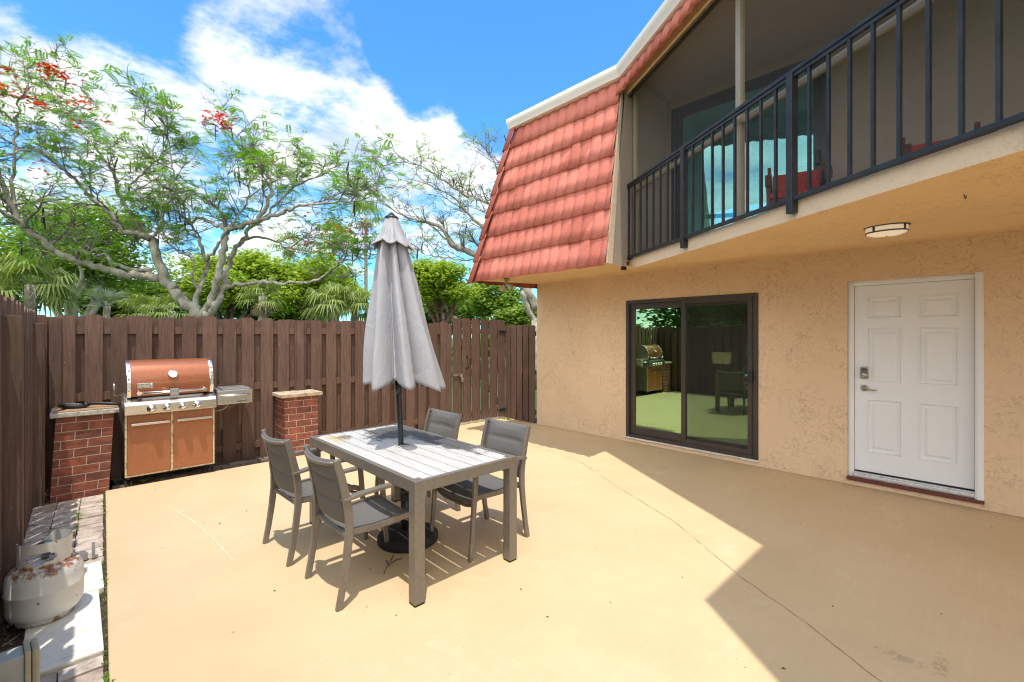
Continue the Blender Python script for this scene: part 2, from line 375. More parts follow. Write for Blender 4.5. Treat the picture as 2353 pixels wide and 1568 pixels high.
# bark
def bark(name, a, b, c, sc=7):
    t = NT(name); n = t.noise(sc, 7, .75, (1,1,.7)); p = t.noise(sc*.35, 4, .6)
    cc = t.ramp(n, [(.34, a), (.52, b), (.7, c)]); cc = t.mix(t.ramp(p, [(.52, 0.0), (.62, .5)]), cc, (.44,.42,.38))
    t.set(col=cc, rough=.9); t.bump(n, .5, .02); return t.m
M['bark_pale'] = bark('pale_lichen_bark', (.14,.12,.09), (.34,.31,.25), (.56,.53,.48))
M['bark_twig'] = bark('grey_twig_bark', (.07,.055,.05), (.17,.145,.125), (.30,.27,.235), 9)
M['bark_dark'] = bark('dark_bark', (.04,.03,.022), (.10,.075,.055), (.19,.15,.12))
M['bark_red'] = bark('reddish_bark', (.07,.035,.026), (.17,.085,.06), (.28,.17,.13))
M['palm_bark'] = bark('grey_palm_bark', (.12,.10,.08), (.27,.24,.20), (.38,.35,.31), 10)
def leaf(name, stops, trans=.45):
    t = NT(name); rnd = t.n('ShaderNodeNewGeometry').outputs['Random Per Island']; pn = t.noise(.7, 3, .5)
    f = t.math('ADD', t.math('MULTIPLY', rnd, .6), t.math('MULTIPLY', pn, .45)); cc = t.ramp(f, stops)
    t.set(col=cc, rough=.5, spec=.25)
    tr = t.n('ShaderNodeBsdfTranslucent'); t.l(t.mix(1.0, cc, (1.25,1.3,.55), 'MULTIPLY'), tr.inputs[0])
    mx = t.n('ShaderNodeMixShader'); mx.inputs[0].default_value = trans
    t.l(t.b.outputs[0], mx.inputs[1]); t.l(tr.outputs[0], mx.inputs[2]); t.l(mx.outputs[0], t.out.inputs[0]); return t.m
M['leaf_flame'] = leaf('flame_tree_leaf', [(.1, (.10,.24,.03)), (.5, (.17,.35,.045)), (.9, (.28,.45,.06))], .5)
M['leaf_lime'] = leaf('bright_leaf', [(.05, (.12,.20,.025)), (.4, (.26,.38,.05)), (.7, (.38,.48,.07)), (.95, (.50,.55,.11))])
M['leaf_mid'] = leaf('mid_green_leaf', [(.05, (.08,.16,.025)), (.5, (.19,.30,.05)), (.95, (.34,.44,.09))])
M['leaf_dark'] = leaf('deep_green_leaf', [(.05, (.05,.10,.018)), (.5, (.10,.18,.03)), (.95, (.18,.27,.045))], .4)
M['palm'] = leaf('palm_frond', [(.05, (.10,.16,.04)), (.5, (.22,.29,.075)), (.95, (.42,.45,.17))], .3)
M['palm_blue'] = leaf('silver_palm_frond', [(.05, (.14,.19,.15)), (.5, (.24,.30,.25)), (.95, (.36,.42,.35))], .2)
M['thatch'] = leaf('dry_palm_thatch', [(.05, (.15,.11,.05)), (.5, (.32,.25,.13)), (.95, (.42,.35,.2))], .2)
M['bloom'] = leaf('scarlet_bloom', [(.05, (.55,.02,.012)), (.5, (.75,.045,.02)), (.95, (.80,.16,.03))], .35)
M['pod'] = simple('dry_seed_pod', (.022,.015,.016), .6, var=.4, vs=10)
M['weed'] = leaf('weed_leaf', [(.05, (.06,.14,.015)), (.5, (.13,.26,.03)), (.95, (.3,.34,.05))], .3)
M['redfab'] = simple('red_chair_fabric', (.36,.04,.035), .85, var=.15, vs=20)
M['teak'] = simple('dark_red_wood', (.10,.032,.022), .5, var=.25, vs=12)
M['teal'] = simple('teal_sign_paint', (.02,.22,.25), .5)
M['white'] = simple('white_enamel', (.8,.8,.8), .4, var=.03)
# glass
def glass(name, refl, tint_r, tint_t):
    t = NT(name); t.t.nodes.remove(t.b)
    g = t.n('ShaderNodeBsdfGlossy'); g.inputs['Roughness'].default_value = .0; g.inputs['Color'].default_value = (*tint_r, 1)
    tr = t.n('ShaderNodeBsdfTransparent'); tr.inputs[0].default_value = (*tint_t, 1)
    mx = t.n('ShaderNodeMixShader'); mx.inputs[0].default_value = refl
    t.l(tr.outputs[0], mx.inputs[1]); t.l(g.outputs[0], mx.inputs[2]); t.l(mx.outputs[0], t.out.inputs[0]); return t.m
M['glass_low'] = glass('green_tinted_glass', .55, (.54,.86,.50), (.36,.46,.40))
M['glass_up'] = glass('teal_tinted_glass', .30, (.45,.85,.90), (.58,.90,.84))
t = NT('insect_screen'); t.set(col=(.03,.03,.03), rough=.8)
tr = t.n('ShaderNodeBsdfTransparent'); mx = t.n('ShaderNodeMixShader'); mx.inputs[0].default_value = .20
t.l(tr.outputs[0], mx.inputs[1]); t.l(t.b.outputs[0], mx.inputs[2]); t.l(mx.outputs[0], t.out.inputs[0]); M['screen'] = t.m
t = NT('balcony_screen'); t.set(col=(.10,.095,.09), rough=.8)
tr = t.n('ShaderNodeBsdfTransparent'); mx = t.n('ShaderNodeMixShader'); mx.inputs[0].default_value = .12
t.l(tr.outputs[0], mx.inputs[1]); t.l(t.b.outputs[0], mx.inputs[2]); t.l(mx.outputs[0], t.out.inputs[0]); M['veil'] = t.m
t = NT('lit_lamp_glass'); t.set(col=(.85,.80,.68), rough=.3, emis=(1,.86,.62), es=.15); M['lampglass'] = t.m
t = NT('lit_lamp_shade'); t.set(col=(.7,.55,.4), rough=.8, emis=(1,.62,.32), es=1.5); M['shade'] = t.m

# ------------------------------------------------------------------ ground, patio, paving
g = MB(); N = 24
for i in range(N):
    for j in range(N):
        pass
S = 180
g.add([(-S,-S,-.06),(S,-S,-.06),(S,S,-.06),(-S,S,-.06)], [(0,1,2,3)])
tag(g.obj('ground', M['lawn']), kind='structure')
p = MB()
edge = [(-.02,-9),(.06,0),(.108,2.8),(.14,3.86),(.215,6.265),(1.77,6.29),(3.6,6.40),(5.12,6.46),(6.02,6.46),(6.02,-9)]
p.prism(edge, .16, 'z', -.16)
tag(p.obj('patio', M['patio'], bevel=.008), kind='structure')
# crack in the paint (thin dark open joint, a groove strip just proud of the slab)
def ribbon(pts, w, z, rr, n=14):
    mb = MB(); P = []
    for a, b in zip(pts[:-1], pts[1:]):
        for k in range(n): P.append(Vector((a[0]+(b[0]-a[0])*k/n, a[1]+(b[1]-a[1])*k/n, z)))
    P.append(Vector((*pts[-1], z))); L = []
    for i, q in enumerate(P):
        tt = (P[min(i+1, len(P)-1)]-P[max(i-1, 0)]).normalized(); nn = Vector((tt.y, -tt.x, 0))
        q = q+nn*rr.uniform(-.004, .004); ww = w*rr.uniform(.1, 1.0); L += [q-nn*ww, q+nn*ww]
    mb.add(L, [(2*i, 2*i+1, 2*i+3, 2*i+2) for i in range(len(P)-1)]); return mb
rr = random.Random(5)
mb = ribbon([(4.97,6.0),(4.60,3.584),(4.11,2.685),(3.695,1.851),(3.175,1.135),(2.933,.703),(2.704,.382),(2.2,-.6)], .0026, .003, rr)
mb2 = ribbon([(5.98,-2),(5.965,.9),(5.96,2.0),(5.95,3.8),(5.96,5.6)], .004, .003, rr); mb.v += []
mb.add(mb2.v, mb2.f)
tag(mb.obj('patio_crack', simple('crack_dirt', (.25,.17,.105), 1, var=.5, vs=30)), kind='structure')
mb = ribbon([(.62,5.30),(.72,4.75),(.78,4.15),(.80,3.70)], .009, .0025, rr)
tag(mb.obj('patio_scratch', simple('pale_scratch', (.70,.58,.40), .8, var=.2, vs=30)), kind='structure')
mb = MB()
for k in range(150):
    x_,y_ = rr.uniform(.3,5.8), rr.uniform(-.5,6.1); a_ = rr.uniform(0,PI); l = rr.uniform(.004,.013); d_ = Vector((math.cos(a_),math.sin(a_),0)); w_ = Vector((-d_.y,d_.x,0)); q = Vector((x_,y_,.003))
    mb.add([q-d_*l, q-w_*l*.35+Vector((0,0,.004)), q+d_*l, q+w_*l*.35], [(0,1,2,3)])
tag(mb.obj('leaf_debris', simple('dry_debris', (.11,.07,.035), 1, var=.5, vs=30)), 'tiny dry leaf bits scattered over the painted patio', 'debris', kind='stuff')
# paving strip: mulch bed, pavers, pale slabs
mb = MB(); mb.box((-.95,-3,-.055),(.30,7.0,-.030)); mb.box((.10,6.30,-.055),(6.1,7.05,-.030))
tag(mb.obj('mulch_bed', M['mulch']), kind='structure')
mb = MB(); rr = random.Random(8)
def paver(x0,y0,x1,y1,z,jit=.006):
    a = rr.uniform(-.015,.015); cx,cy = (x0+x1)/2,(y0+y1)/2
    Mx = Matrix.Translation((cx+rr.uniform(-jit,jit),cy+rr.uniform(-jit,jit),0)) @ Matrix.Rotation(a,4,'Z')@Matrix.Rotation(rr.uniform(-.012,.012),4,'X')
    mb.bbox((x0-cx,y0-cy,-.05),(x1-cx,y1-cy,z+rr.uniform(-.006,.004)),.005,Mx)
y = 4.36; j = 0
while y < 6.16:
    h = .102; xe = .128+(y-3.86)*.031
    for k in range(3):
        b_ = xe-.004-k*.165-(.02 if j%2 else 0)*0; a_ = b_-.159
        paver(a_, y, b_, y+h-.005, -.006-.004*k, .003)
    y += h; j += 1
y = 2.05
while y < 3.05:
    for k in range(2):
        b_ = .095-k*.165; paver(b_-.160, y, b_, y+.097, -.008, .004)
    y += .103
tag(mb.obj('paver_path', M['paver']), kind='structure')
mb = MB(); x = .27
while x < 4.6:
    w = .2
    for k in range(2):
        if rr.random() < .9:
            o = .1*k; paver(x+o, 6.335+k*.108+x*.022, x+w-.008+o, 6.335+k*.108+.10+x*.022, -.004, .008)
    x += w
tag(mb.obj('paver_border', M['paver_dark']), kind='structure')
mb = MB()
mb.bbox((-.20,3.10,-.05),(.102,3.86,.006),.008); mb.bbox((-.195,3.872,-.05),(.128,4.345,.004),.008)
tag(mb.obj('stepping_slab', M['slab']), kind='structure')
mb = MB(); mb.box((4.55,6.462,-.05),(6.02,6.505,.05))
tag(mb.obj('gate_kerb', M['alu']), kind='structure')

# ------------------------------------------------------------------ fences
def board(mb, c, along, out, w, h, z0, th, rr):
    # dog-eared board standing at c (centre of its base), width along 'along', thickness towards 'out'
    e = .022; poly = [(-w/2,0),(w/2,0),(w/2,h-e),(w/2-e,h),(-w/2+e,h),(-w/2,h-e)]
    a = Vector(along); o = Vector(out); tl = rr.uniform(-.004,.004); bow = rr.uniform(-.003,.003)
    vs = []
    for d in (0, th):
        for (x, z) in poly: vs.append(Vector((c[0],c[1],z0))+a*(x+tl*z)+o*(d+bow*z)+Vector((0,0,z)))
    n = 6
    mb.add(vs, [tuple(range(n-1,-1,-1)), tuple(range(n,2*n))]+[(i,(i+1)%n,n+(i+1)%n,n+i) for i in range(n)])
def fence(name, label, A, B, out, posts, height, pitch=.212, w=.142, z0=-.02, rails=(1.655,.93,.165), seed=1, back=True, phase=0, post_h=-.02, post_out=.022):
    rr = random.Random(seed); A = Vector((*A,0)); B = Vector((*B,0)); L = (B-A).length; a = (B-A).normalized(); o = Vector((*out,0))
    th = thing(name, label, 'fence', A)
    mb = MB(); s = w/2+phase
    while s < L-w/2+.01:
        board(mb, A+a*s+o*.038, a, o, w*rr.uniform(.97,1.03), height+rr.uniform(-.018,.014), z0+rr.uniform(-.01,.01), .017, rr)
        if back and s+pitch/2 < L-.05:
            board(mb, A+a*(s+pitch/2)-o*.017, a, o, w, height+rr.uniform(-.02,.006), z0, .017, rr)
        s += pitch
    mb.obj('plank_panel', M['fence'], th)
    for z in rails:
        mb = MB(); q = MB()
        for v in ((0,0,z-.044),):
            p0 = A; vs = []
            for l in (0, L):
                for d in (.002,.036):
                    for zz in (z-.044, z+.044): vs.append(A+a*l+o*d+Vector((0,0,zz)))
            mb.add(vs, [(0,1,3,2),(4,6,7,5),(0,4,5,1),(2,3,7,6),(1,5,7,3),(0,2,6,4)])
        mb.obj('rail', M['fence'], th)
    for s in posts:
        mb = MB(); vs = []
        for zz in (z0, height+post_h):
            for (l, d) in ((-.047,-.03),(.047,-.03),(.047,.055+post_out),(-.047,.055+post_out)): vs.append(A+a*(s+l)+o*d+Vector((0,0,zz)))
        mb.add(vs, [(0,3,2,1),(4,5,6,7),(0,1,5,4),(1,2,6,5),(2,3,7,6),(3,0,4,7)])
        mb.obj('post', M['fence_post'], th, bevel=.004)
    return th
fence('wooden_fence', 'long brown board fence running behind the grill and both brick pillars', (-.42,6.81), (4.72,6.53), (.0,-1), [.26, 5.105, 2.67], 1.83, seed=3, phase=.06, post_h=-.05)
fence('wooden_fence', 'brown board fence along the left side behind the gas tank', (-.375,-3.2), (-.345,6.84), (1,0), [4.6, 7.08, 9.4, 2.0], 1.85, seed=4, post_h=-.14, post_out=.075)
fence('wooden_fence', 'short shaded brown fence between the gate and the house corner', (6.06,6.46), (6.03,5.66), (-1,0), [.05], 1.80, pitch=.166, w=.14, seed=6, back=True, rails=(1.62,.92,.2), post_out=-.01)
# gate
gx0, gx1, gy = 4.76, 5.96, 6.50
gt = thing('wooden_gate', 'brown plank gate with diagonal brace, latch and padlock beside the house', 'gate', (gx0,gy,0))
mb = MB(); rr = random.Random(9)
for i in range(6):
    s = gx0+.075+i*.212
    board(mb, (s,gy-.04), (1,0,0), (0,-1,0), .168, 1.845+rr.uniform(-.008,.008), .045, .017, rr)
for i in range(5):
    s = gx0+.18+i*.212
    board(mb, (s,gy+.017), (1,0,0), (0,-1,0), .075, 1.82, .05, .017, rr)
mb.obj('plank_panel', M['gatewood'], gt)
for z in (1.66,.93,.17):
    mb = MB(); mb.box((gx0+.01,gy-.038,z-.044),(gx1-.01,gy-.002,z+.044)); mb.obj('rail', M['gatewood'], gt)
mb = MB()
for (xa,za,xb,zb) in ((gx0+.06,1.60,gx0+.62,.99),(gx0+.62,.87,gx1-.05,.23)):
    d = Vector((xb-xa,0,zb-za)).normalized(); nn = Vector((-d.z,0,d.x))*.04; vs=[]
    for yy in (gy-.036,gy-.004):
        for q in (Vector((xa,0,za))-nn,Vector((xb,0,zb))-nn,Vector((xb,0,zb))+nn,Vector((xa,0,za))+nn): vs.append(Vector((q.x,yy,q.z)))
    mb.add(vs,[(0,3,2,1),(4,5,6,7),(0,1,5,4),(1,2,6,5),(2,3,7,6),(3,0,4,7)])
mb.obj('brace', M['gatewood'], gt)
mb = MB(); hx = gx0+.29
mb.tube([(hx,gy-.06,1.2),(hx+.015,gy-.095,1.19),(hx+.02,gy-.1,1.12),(hx+.005,gy-.095,1.02),(hx,gy-.06,1.0)],.008,6)
mb.bbox((hx-.015,gy-.064,1.18),(hx+.015,gy-.057,1.23),.002); mb.bbox((hx-.015,gy-.064,.98),(hx+.015,gy-.057,1.02),.002)
mb.obj('handle', M['black'], gt)
mb = MB(); mb.bbox((gx0-.03,gy-.075,.875),(gx0+.19,gy-.058,.92),.003); mb.bbox((gx0+.1,gy-.1,.86),(gx0+.13,gy-.07,.93),.004)
mb.obj('latch', M['nickel'], gt)
for z in (1.66,.17):
    mb = MB(); mb.bbox((gx1-.13,gy-.066,z-.02),(gx1+.07,gy-.058,z+.02),.002); mb.tube([(gx1+.0,gy-.068,z-.05),(gx1+.0,gy-.068,z+.05)],.009,8); mb.obj('hinge', M['black'], gt)
pl = thing('padlock', 'small brass and steel padlock hanging from the gate latch', 'padlock', (gx0+.15,gy-.1,.80))
mb = MB(); mb.bbox((gx0+.12,gy-.115,.77),(gx0+.18,gy-.085,.83),.006); mb.obj('lock_body', M['nickel'], pl)
mb = MB(); mb.tube([(gx0+.133,gy-.1,.825),(gx0+.133,gy-.1,.87),(gx0+.14,gy-.1,.887),(gx0+.15,gy-.1,.893),(gx0+.16,gy-.1,.887),(gx0+.167,gy-.1,.87),(gx0+.167,gy-.1,.825)],.005,6); mb.obj('shackle', M['chrome'], pl)

# ------------------------------------------------------------------ the house
WX = 6.0
DD = Vector((.521,.854,0)).normalized(); NO = Vector((-DD.y,DD.x,0)); P0 = Vector((4.112,1.665,0))
def bl(t_, off=0): return P0+DD*t_+NO*off
house = thing('house', 'peach stucco house with red tiled mansard roof, balcony, sliding door and white door', 'house', (WX,2,0))
def wall_open(mb, X, ys, zs, opens, depth):
    # wall in plane x=X; opens = [(y0,y1,z0,z1)]
    Y = sorted(set(ys+[o[0] for o in opens]+[o[1] for o in opens])); Zs = sorted(set(zs+[o[2] for o in opens]+[o[3] for o in opens]))
    for a, b in zip(Y[:-1], Y[1:]):
        for c, d in zip(Zs[:-1], Zs[1:]):
            if any(o[0] <= a and b <= o[1] and o[2] <= c and d <= o[3] for o in opens): continue
            mb.add([(X,a,c),(X,b,c),(X,b,d),(X,a,d)], [(0,1,2,3)])
    for (a,b,c,d) in opens:
        e = X+depth
        mb.add([(X,a,c),(e,a,c),(e,a,d),(X,a,d)],[(0,1,2,3)]); mb.add([(X,b,c),(e,b,c),(e,b,d),(X,b,d)],[(0,1,2,3)])
        mb.add([(X,a,d),(e,a,d),(e,b,d),(X,b,d)],[(0,1,2,3)]); mb.add([(X,a,c),(e,a,c),(e,b,c),(X,b,c)],[(0,1,2,3)])
SL = (1.93,3.775,.075,2.115); DR = (.03,1.045,.075,2.175); US = (1.235,3.05,2.56,4.735)
mb = MB(); wall_open(mb, WX, [-9,5.62], [0,2.52], [SL,DR], .16)
mb.add([(WX,5.62,0),(12,5.62,0),(12,5.62,2.52),(WX,5.62,2.52)],[(0,1,2,3)]); wall_open(mb,12,[-9,5.62],[0,4.865],[(.3,4.9,2.7,4.8)],.02); mb.add([(WX,-9,0),(12,-9,0),(12,-9,5),(WX,-9,5)],[(0,1,2,3)])
mb.obj('wall', M['stucco'], house, recalc=False)
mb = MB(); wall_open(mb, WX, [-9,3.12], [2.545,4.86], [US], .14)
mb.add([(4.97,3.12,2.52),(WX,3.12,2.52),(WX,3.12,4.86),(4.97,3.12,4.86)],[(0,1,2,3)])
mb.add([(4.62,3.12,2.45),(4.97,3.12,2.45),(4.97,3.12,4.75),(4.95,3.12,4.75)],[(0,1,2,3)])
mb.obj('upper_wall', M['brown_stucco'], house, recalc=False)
# dark rooms behind the glass
mb = MB()
def room(x0,x1,y0,y1,z0,z1):
    vs=[(x0,y0,z0),(x1,y0,z0),(x1,y1,z0),(x0,y1,z0),(x0,y0,z1),(x1,y0,z1),(x1,y1,z1),(x0,y1,z1)]
    mb.add(vs,[(0,1,2,3),(7,6,5,4),(1,2,6,5),(0,1,5,4),(3,2,6,7)])
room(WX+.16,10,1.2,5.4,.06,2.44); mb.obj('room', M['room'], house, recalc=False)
mb = MB(); x0,x1,y0,y1,z0,z1 = WX+.14,11.9,.2,5.0,2.56,4.84
vs=[(x0,y0,z0),(x1,y0,z0),(x1,y1,z0),(x0,y1,z0),(x0,y0,z1),(x1,y0,z1),(x1,y1,z1),(x0,y1,z1)]
mb.add(vs,[(0,1,2,3),(7,6,5,4),(0,1,5,4),(3,2,6,7)]); wall_open(mb,11.9,[.2,5.0],[2.56,4.84],[(.3,4.9,2.7,4.8)],.1)
mb.obj('upper_room', simple('pale_room_paint', (.72,.74,.72), .9, var=.03), house, recalc=False)
# soffit, balcony slab
mb = MB()
e0, e1 = bl(1.80,-.03), bl(-6,-.03)
mb.add([(4.52,5.60,2.455),(4.52,3.12,2.455),(WX,3.12,2.515),(WX,5.60,2.515)],[(0,1,2,3)])
mb.add([(4.965,3.12,2.455),(e0.x,e0.y,2.43),(e1.x,e1.y,2.43),(WX,e1.y,2.52),(WX,3.12,2.515)],[(0,1,2,3,4)])
mb.obj('soffit', M['soffit'], house, recalc=False)
mb = MB(); e0f, e1f = bl(1.84,-.03), bl(-6,-.03)
mb.add([(e0f.x,e0f.y,2.428),(e1f.x,e1f.y,2.428),(e1f.x,e1f.y,2.545),(e0f.x,e0f.y,2.545)],[(0,1,2,3)])
mb.add([(e0f.x,e0f.y,2.545),(e1f.x,e1f.y,2.545),(WX,e1f.y,2.545),(WX,3.12,2.545),(4.97,3.12,2.545)],[(0,1,2,3,4)])
mb.obj('balcony_slab', M['slab_edge'], house, recalc=False)
# roof deck, ceiling
roof = [(4.935,3.17),(3.035,.02),(2.00,.02),(1.64,-.445),(1.64,-9),(12,-9),(12,5.1),(4.93,5.1)]
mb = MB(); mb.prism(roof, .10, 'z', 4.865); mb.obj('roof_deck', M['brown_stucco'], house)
# mansard tiles
def tiles(mb, BL, BR, TL, TR, n, rows, pitch=.168, amp=.034, lap=.032, s0=0):
    BL,BR,TL,TR = map(Vector,(BL,BR,TL,TR)); n = Vector(n).normalized(); W = (BR-BL).length; ax = (BR-BL).normalized()
    res = 12
    for i in range(rows):
        v0 = i/rows; v1 = min(1, (i+1)/rows+.03)      # v from the bottom
        A0 = BL.lerp(TL,v0); A1 = BL.lerp(TL,v1); B0 = BR.lerp(TR,v0); B1 = BR.lerp(TR,v1)
        a_lo = min((A0-BL).dot(ax),(A1-BL).dot(ax)); b_hi = max((B0-BL).dot(ax),(B1-BL).dot(ax))
        m = int((b_hi-a_lo)/pitch*res)+1; rows_v=[]
        sh = random.uniform(-.008,.008)
        for (vv, An, Bn, o) in ((v0,A0,B0,lap),(v0*.62+v1*.38,A0.lerp(A1,.38),B0.lerp(B1,.38),lap*.62),(v1,A1,B1,0)):
            line=[]
            la=(An-BL).dot(ax); lb=(Bn-BL).dot(ax)
            for k in range(m+1):
                s=la+(lb-la)*k/m; ph=(s+sh)/pitch; fr=ph-math.floor(ph); tid=math.floor(ph)
                r_=amp*(max(0,math.sin(PI*fr))**.68); jit=(hash((tid,i,s0))%1000/1000-.5)
                q=An.lerp(Bn,k/m)+n*(o+r_+jit*.014)
                if vv==v0: q=q-(TL-BL).normalized()*(jit*.022+.014*math.sin(PI*fr))
                line.append(q)
            rows_v.append(line)
        inner=[q-n*(.040) + (TL-BL).normalized()*.004 for q in rows_v[0]]
        allv=[inner]+rows_v; vs=[q for l in allv for q in l]; k1=m+1; fs=[]
        for a in range(len(allv)-1):
            for k in range(m): fs.append((a*k1+k,a*k1+k+1,(a+1)*k1+k+1,(a+1)*k1+k))
        mb.add(vs,fs,True)
mb = MB()
EB = 4.53; ET = 4.955
nface = (-(4.84-2.43),0,-(EB-ET)); nface=(-2.41,0,.425)
tiles(mb,(EB,5.56,2.43),(EB,3.095,2.43),(ET,5.07,4.83),(ET,3.17,4.83),nface,7)
tiles(mb,(12,5.62,2.43),(EB,5.60,2.43),(12,5.12,4.83),(ET,5.10,4.83),(0,2.41,.43),7,s0=3)
r0 = Vector((4.985,3.165,0)); r1_ = r0-DD*3.68
tiles(mb,(*(r0+NO*.07).xy,4.60),(*(r1_+NO*.07).xy,4.60),(*(r0+NO*.01).xy,4.86),(*(r1_+NO*.01).xy,4.86),(NO.x,NO.y,.25),1,s0=5,lap=.03)
# hip caps up the left edge
hb = Vector((EB-.03,5.575,2.43)); ht = Vector((ET-.03,5.085,4.83)); d = (ht-hb)
for i in range(7):
    a = hb+d*(i/7)-d*.012; b = hb+d*((i+1)/7+.02)
    o = Vector((-.055,.03,0)).normalized(); pts=[]
    sgn = Vector((.4,.9,0)).normalized(); vs=[]; fs=[]
    for (q, ex) in ((a,.045),(b,.012)):
        for k in range(9):
            an = PI*(k/8); vs.append(q+o*(ex+.05*math.sin(an))+sgn*(-.085*math.cos(an)))
    for k in range(8): fs.append((k,k+1,10+k,9+k))
    ins=[v-o*.02 for v in vs[:9]]; vs+=ins
    for k in range(8): fs.append((18+k,18+k+1,k+1,k))
    mb.add(vs,fs,True)
mb.obj('mansard_tiles', M['tile'], house, recalc=False)
# end trim strip of the mansard, fascia, gutter
mb = MB(); mb.add([(EB-.015,3.095,2.45),(EB+.09,3.095,2.45),(ET+.03,3.165,4.80),(ET-.01,3.165,4.80),(EB-.015,3.116,2.45),(EB+.09,3.116,2.45),(ET+.03,3.19,4.80),(ET-.01,3.19,4.80)],[(0,1,2,3),(4,7,6,5),(0,3,7,4),(1,5,6,2),(0,4,5,1)])
mb.obj('edge_board', M['slab_edge'], house)
mb = MB(); mb.sweep([(r0-DD*3.70).xy,(r0-DD*0.0).xy],[(.0,4.615),(.03,4.615),(.03,4.863),(.0,4.863)])
mb.obj('fascia', M['soffit'], house)
mb = MB(); mb.sweep([(r0-DD*3.70-NO*.06).xy,(r0-NO*.06+DD*.02).xy],[(.0,4.59),(.03,4.59),(.03,4.613),(.0,4.613)])
mb.obj('fascia_trim', M['bronze'], house)
gpath = [(ET-.005,5.14),(ET-.005,3.115),(3.052,-.005),(2.013,-.005),(1.659,-.454),(1.659,-9)]
gp = [(.0,4.79),(.105,4.79),(.118,4.815),(.145,4.855),(.155,4.88),(.155,4.925),(.14,4.925),(.14,4.885),(.0,4.885),(.0,4.975),(-.012,4.975),(-.012,4.79)]
mb = MB(); mb.sweep(gpath, [(o,z) for o,z in gp]); mb.obj('gutter', M['gutter'], house)
# sliding doors
def slider(name, o, X, mat_f, mat_g, screen):
    y0,y1,z0,z1 = o; ym=(y0+y1)/2
    F = MB(); f=.05
    for a,b in (((X,y0,z0),(X+.10,y0+f,z1)),((X,y1-f,z0),(X+.10,y1,z1)),((X,y0+f,z1-f),(X+.10,y1-f,z1)),((X,y0+f,z0),(X+.10,y1-f,z0+.045))): F.bbox(a,b,.004)
    sd = F.obj(name, mat_f, house)
    # fixed (far, +Y) leaf and sliding (near, -Y) leaf
    for (a,b,x,w) in ((ym-.03,y1-f,X+.045,.085),(y0+f,ym+.06,X+.012,.075)):
        q = MB()
        for p_,r_ in (((x,a,z0+.045),(x+.03,a+w,z1-f)),((x,b-w,z0+.045),(x+.03,b,z1-f)),((x,a+w,z1-f-w),(x+.03,b-w,z1-f)),((x,a+w,z0+.045),(x+.03,b-w,z0+.045+w+.03))): q.bbox(p_,r_,.004)
        q.obj('sash', mat_f, sd)
        q = MB(); q.box((x+.012,a+w,z0+.045+w+.03),(x+.018,b-w,z1-f-w)); q.obj('pane', mat_g, sd)
    if screen:
        q = MB(); a,b=y0+f+.04,ym+.02; q.box((X+.003,a,z0+.09),(X+.006,b,z1-f-.02)); q.obj('screen', M['screen'], sd)
        q = MB()
        for p_,r_ in (((X-.004,a-.02,z0+.05),(X+.010,a+.03,z1-f)),((X-.004,b-.03,z0+.05),(X+.010,b+.02,z1-f)),((X-.004,a+.03,z1-f-.035),(X+.010,b-.03,z1-f)),((X-.004,a+.03,z0+.05),(X+.010,b-.03,z0+.11))): q.bbox(p_,r_,.003)
        q.obj('screen_frame', mat_f, sd)
    q = MB(); hz=z0+1.02; q.bbox((X-.035,y0+f+.005,hz-.075),(X-.004,y0+f+.055,hz+.075),.006); q.obj('handle', M['black'], sd)
    return sd
slider('sliding_door', SL, WX-.012, M['bronze'], M['glass_low'], True)
slider('balcony_door', US, WX-.012, simple('slate_aluminium', (.042,.045,.056), .4, .3, var=.1), M['glass_up'], False)
mb = MB(); rr = random.Random(2)
y = SL[0]
while y < SL[1]:
    h = rr.uniform(.008,.02); mb.bbox((WX-.022,y,.075-h-.004),(WX+.01,y+.1,.073),.002); y += .099
mb.obj('caulk_bead', M['caulk'], house)
# entry door
DX = WX+.085
y0,y1,z0,z1 = DR
mb = MB(); f=.052
for a,b in (((WX-.008,y0-.005,z0),(WX+.11,y0+f,z1+.005)),((WX+.03,y1-f,z0),(WX+.11,y1,z1)),((WX+.02,y0+f,z1-f),(WX+.11,y1-f,z1+.004))): mb.bbox(a,b,.005)
for a,b in (((WX-.016,y0+.01,z0),(WX-.006,y0+f-.014,z1-.01)),((WX+.022,y1-f+.012,z0),(WX+.032,y1-.012,z1-.012)),((WX+.010,y0+f,z1-f+.014),(WX+.022,y1-f,z1-.012))): mb.bbox(a,b,.003)
ed = mb.obj('entry_door', M['trim_white'], house)
# door slab with six moulded panels
def door_slab():
    q = MB(); a,b,c,d = y0+f+.003,y1-f-.003,.155,z1-f-.003
    W = b-a
    cols = [(a+.105,a+.105+.285),(b-.105-.285,b-.105)]
    rowsz = [(.36,.925),(1.105,1.675),(1.77,1.995)]
    Ys = sorted([a,b]+[v for c_ in cols for v in c_]); Zs = sorted([c,d]+[v for r_ in rowsz for v in r_])
    X = WX+.06
    for i,(u,v) in enumerate(zip(Ys[:-1],Ys[1:])):
        for j,(s,t_) in enumerate(zip(Zs[:-1],Zs[1:])):
            if i in (1,3) and j in (1,3,5):
                rings=[(0,0),(.004,-.006),(.011,-.006),(.020,.019),(.028,.020),(.062,.000),(.064,.000)]
                prev=None
                for (ins,dep) in rings:
                    cur=[(X+dep,u+ins,s+ins),(X+dep,v-ins,s+ins),(X+dep,v-ins,t_-ins),(X+dep,u+ins,t_-ins)]
                    if prev: 
                        for k in range(4): q.add([prev[k],prev[(k+1)%4],cur[(k+1)%4],cur[k]],[(0,1,2,3)])
                    prev=cur
                q.add(prev,[(0,1,2,3)])
            else: q.add([(X,u,s),(X,v,s),(X,v,t_),(X,u,t_)],[(0,1,2,3)])
    q.box((X+.013,a,c),(X+.04,b,d))
    return q
door_slab().obj('door_leaf', M['door_white'], ed)
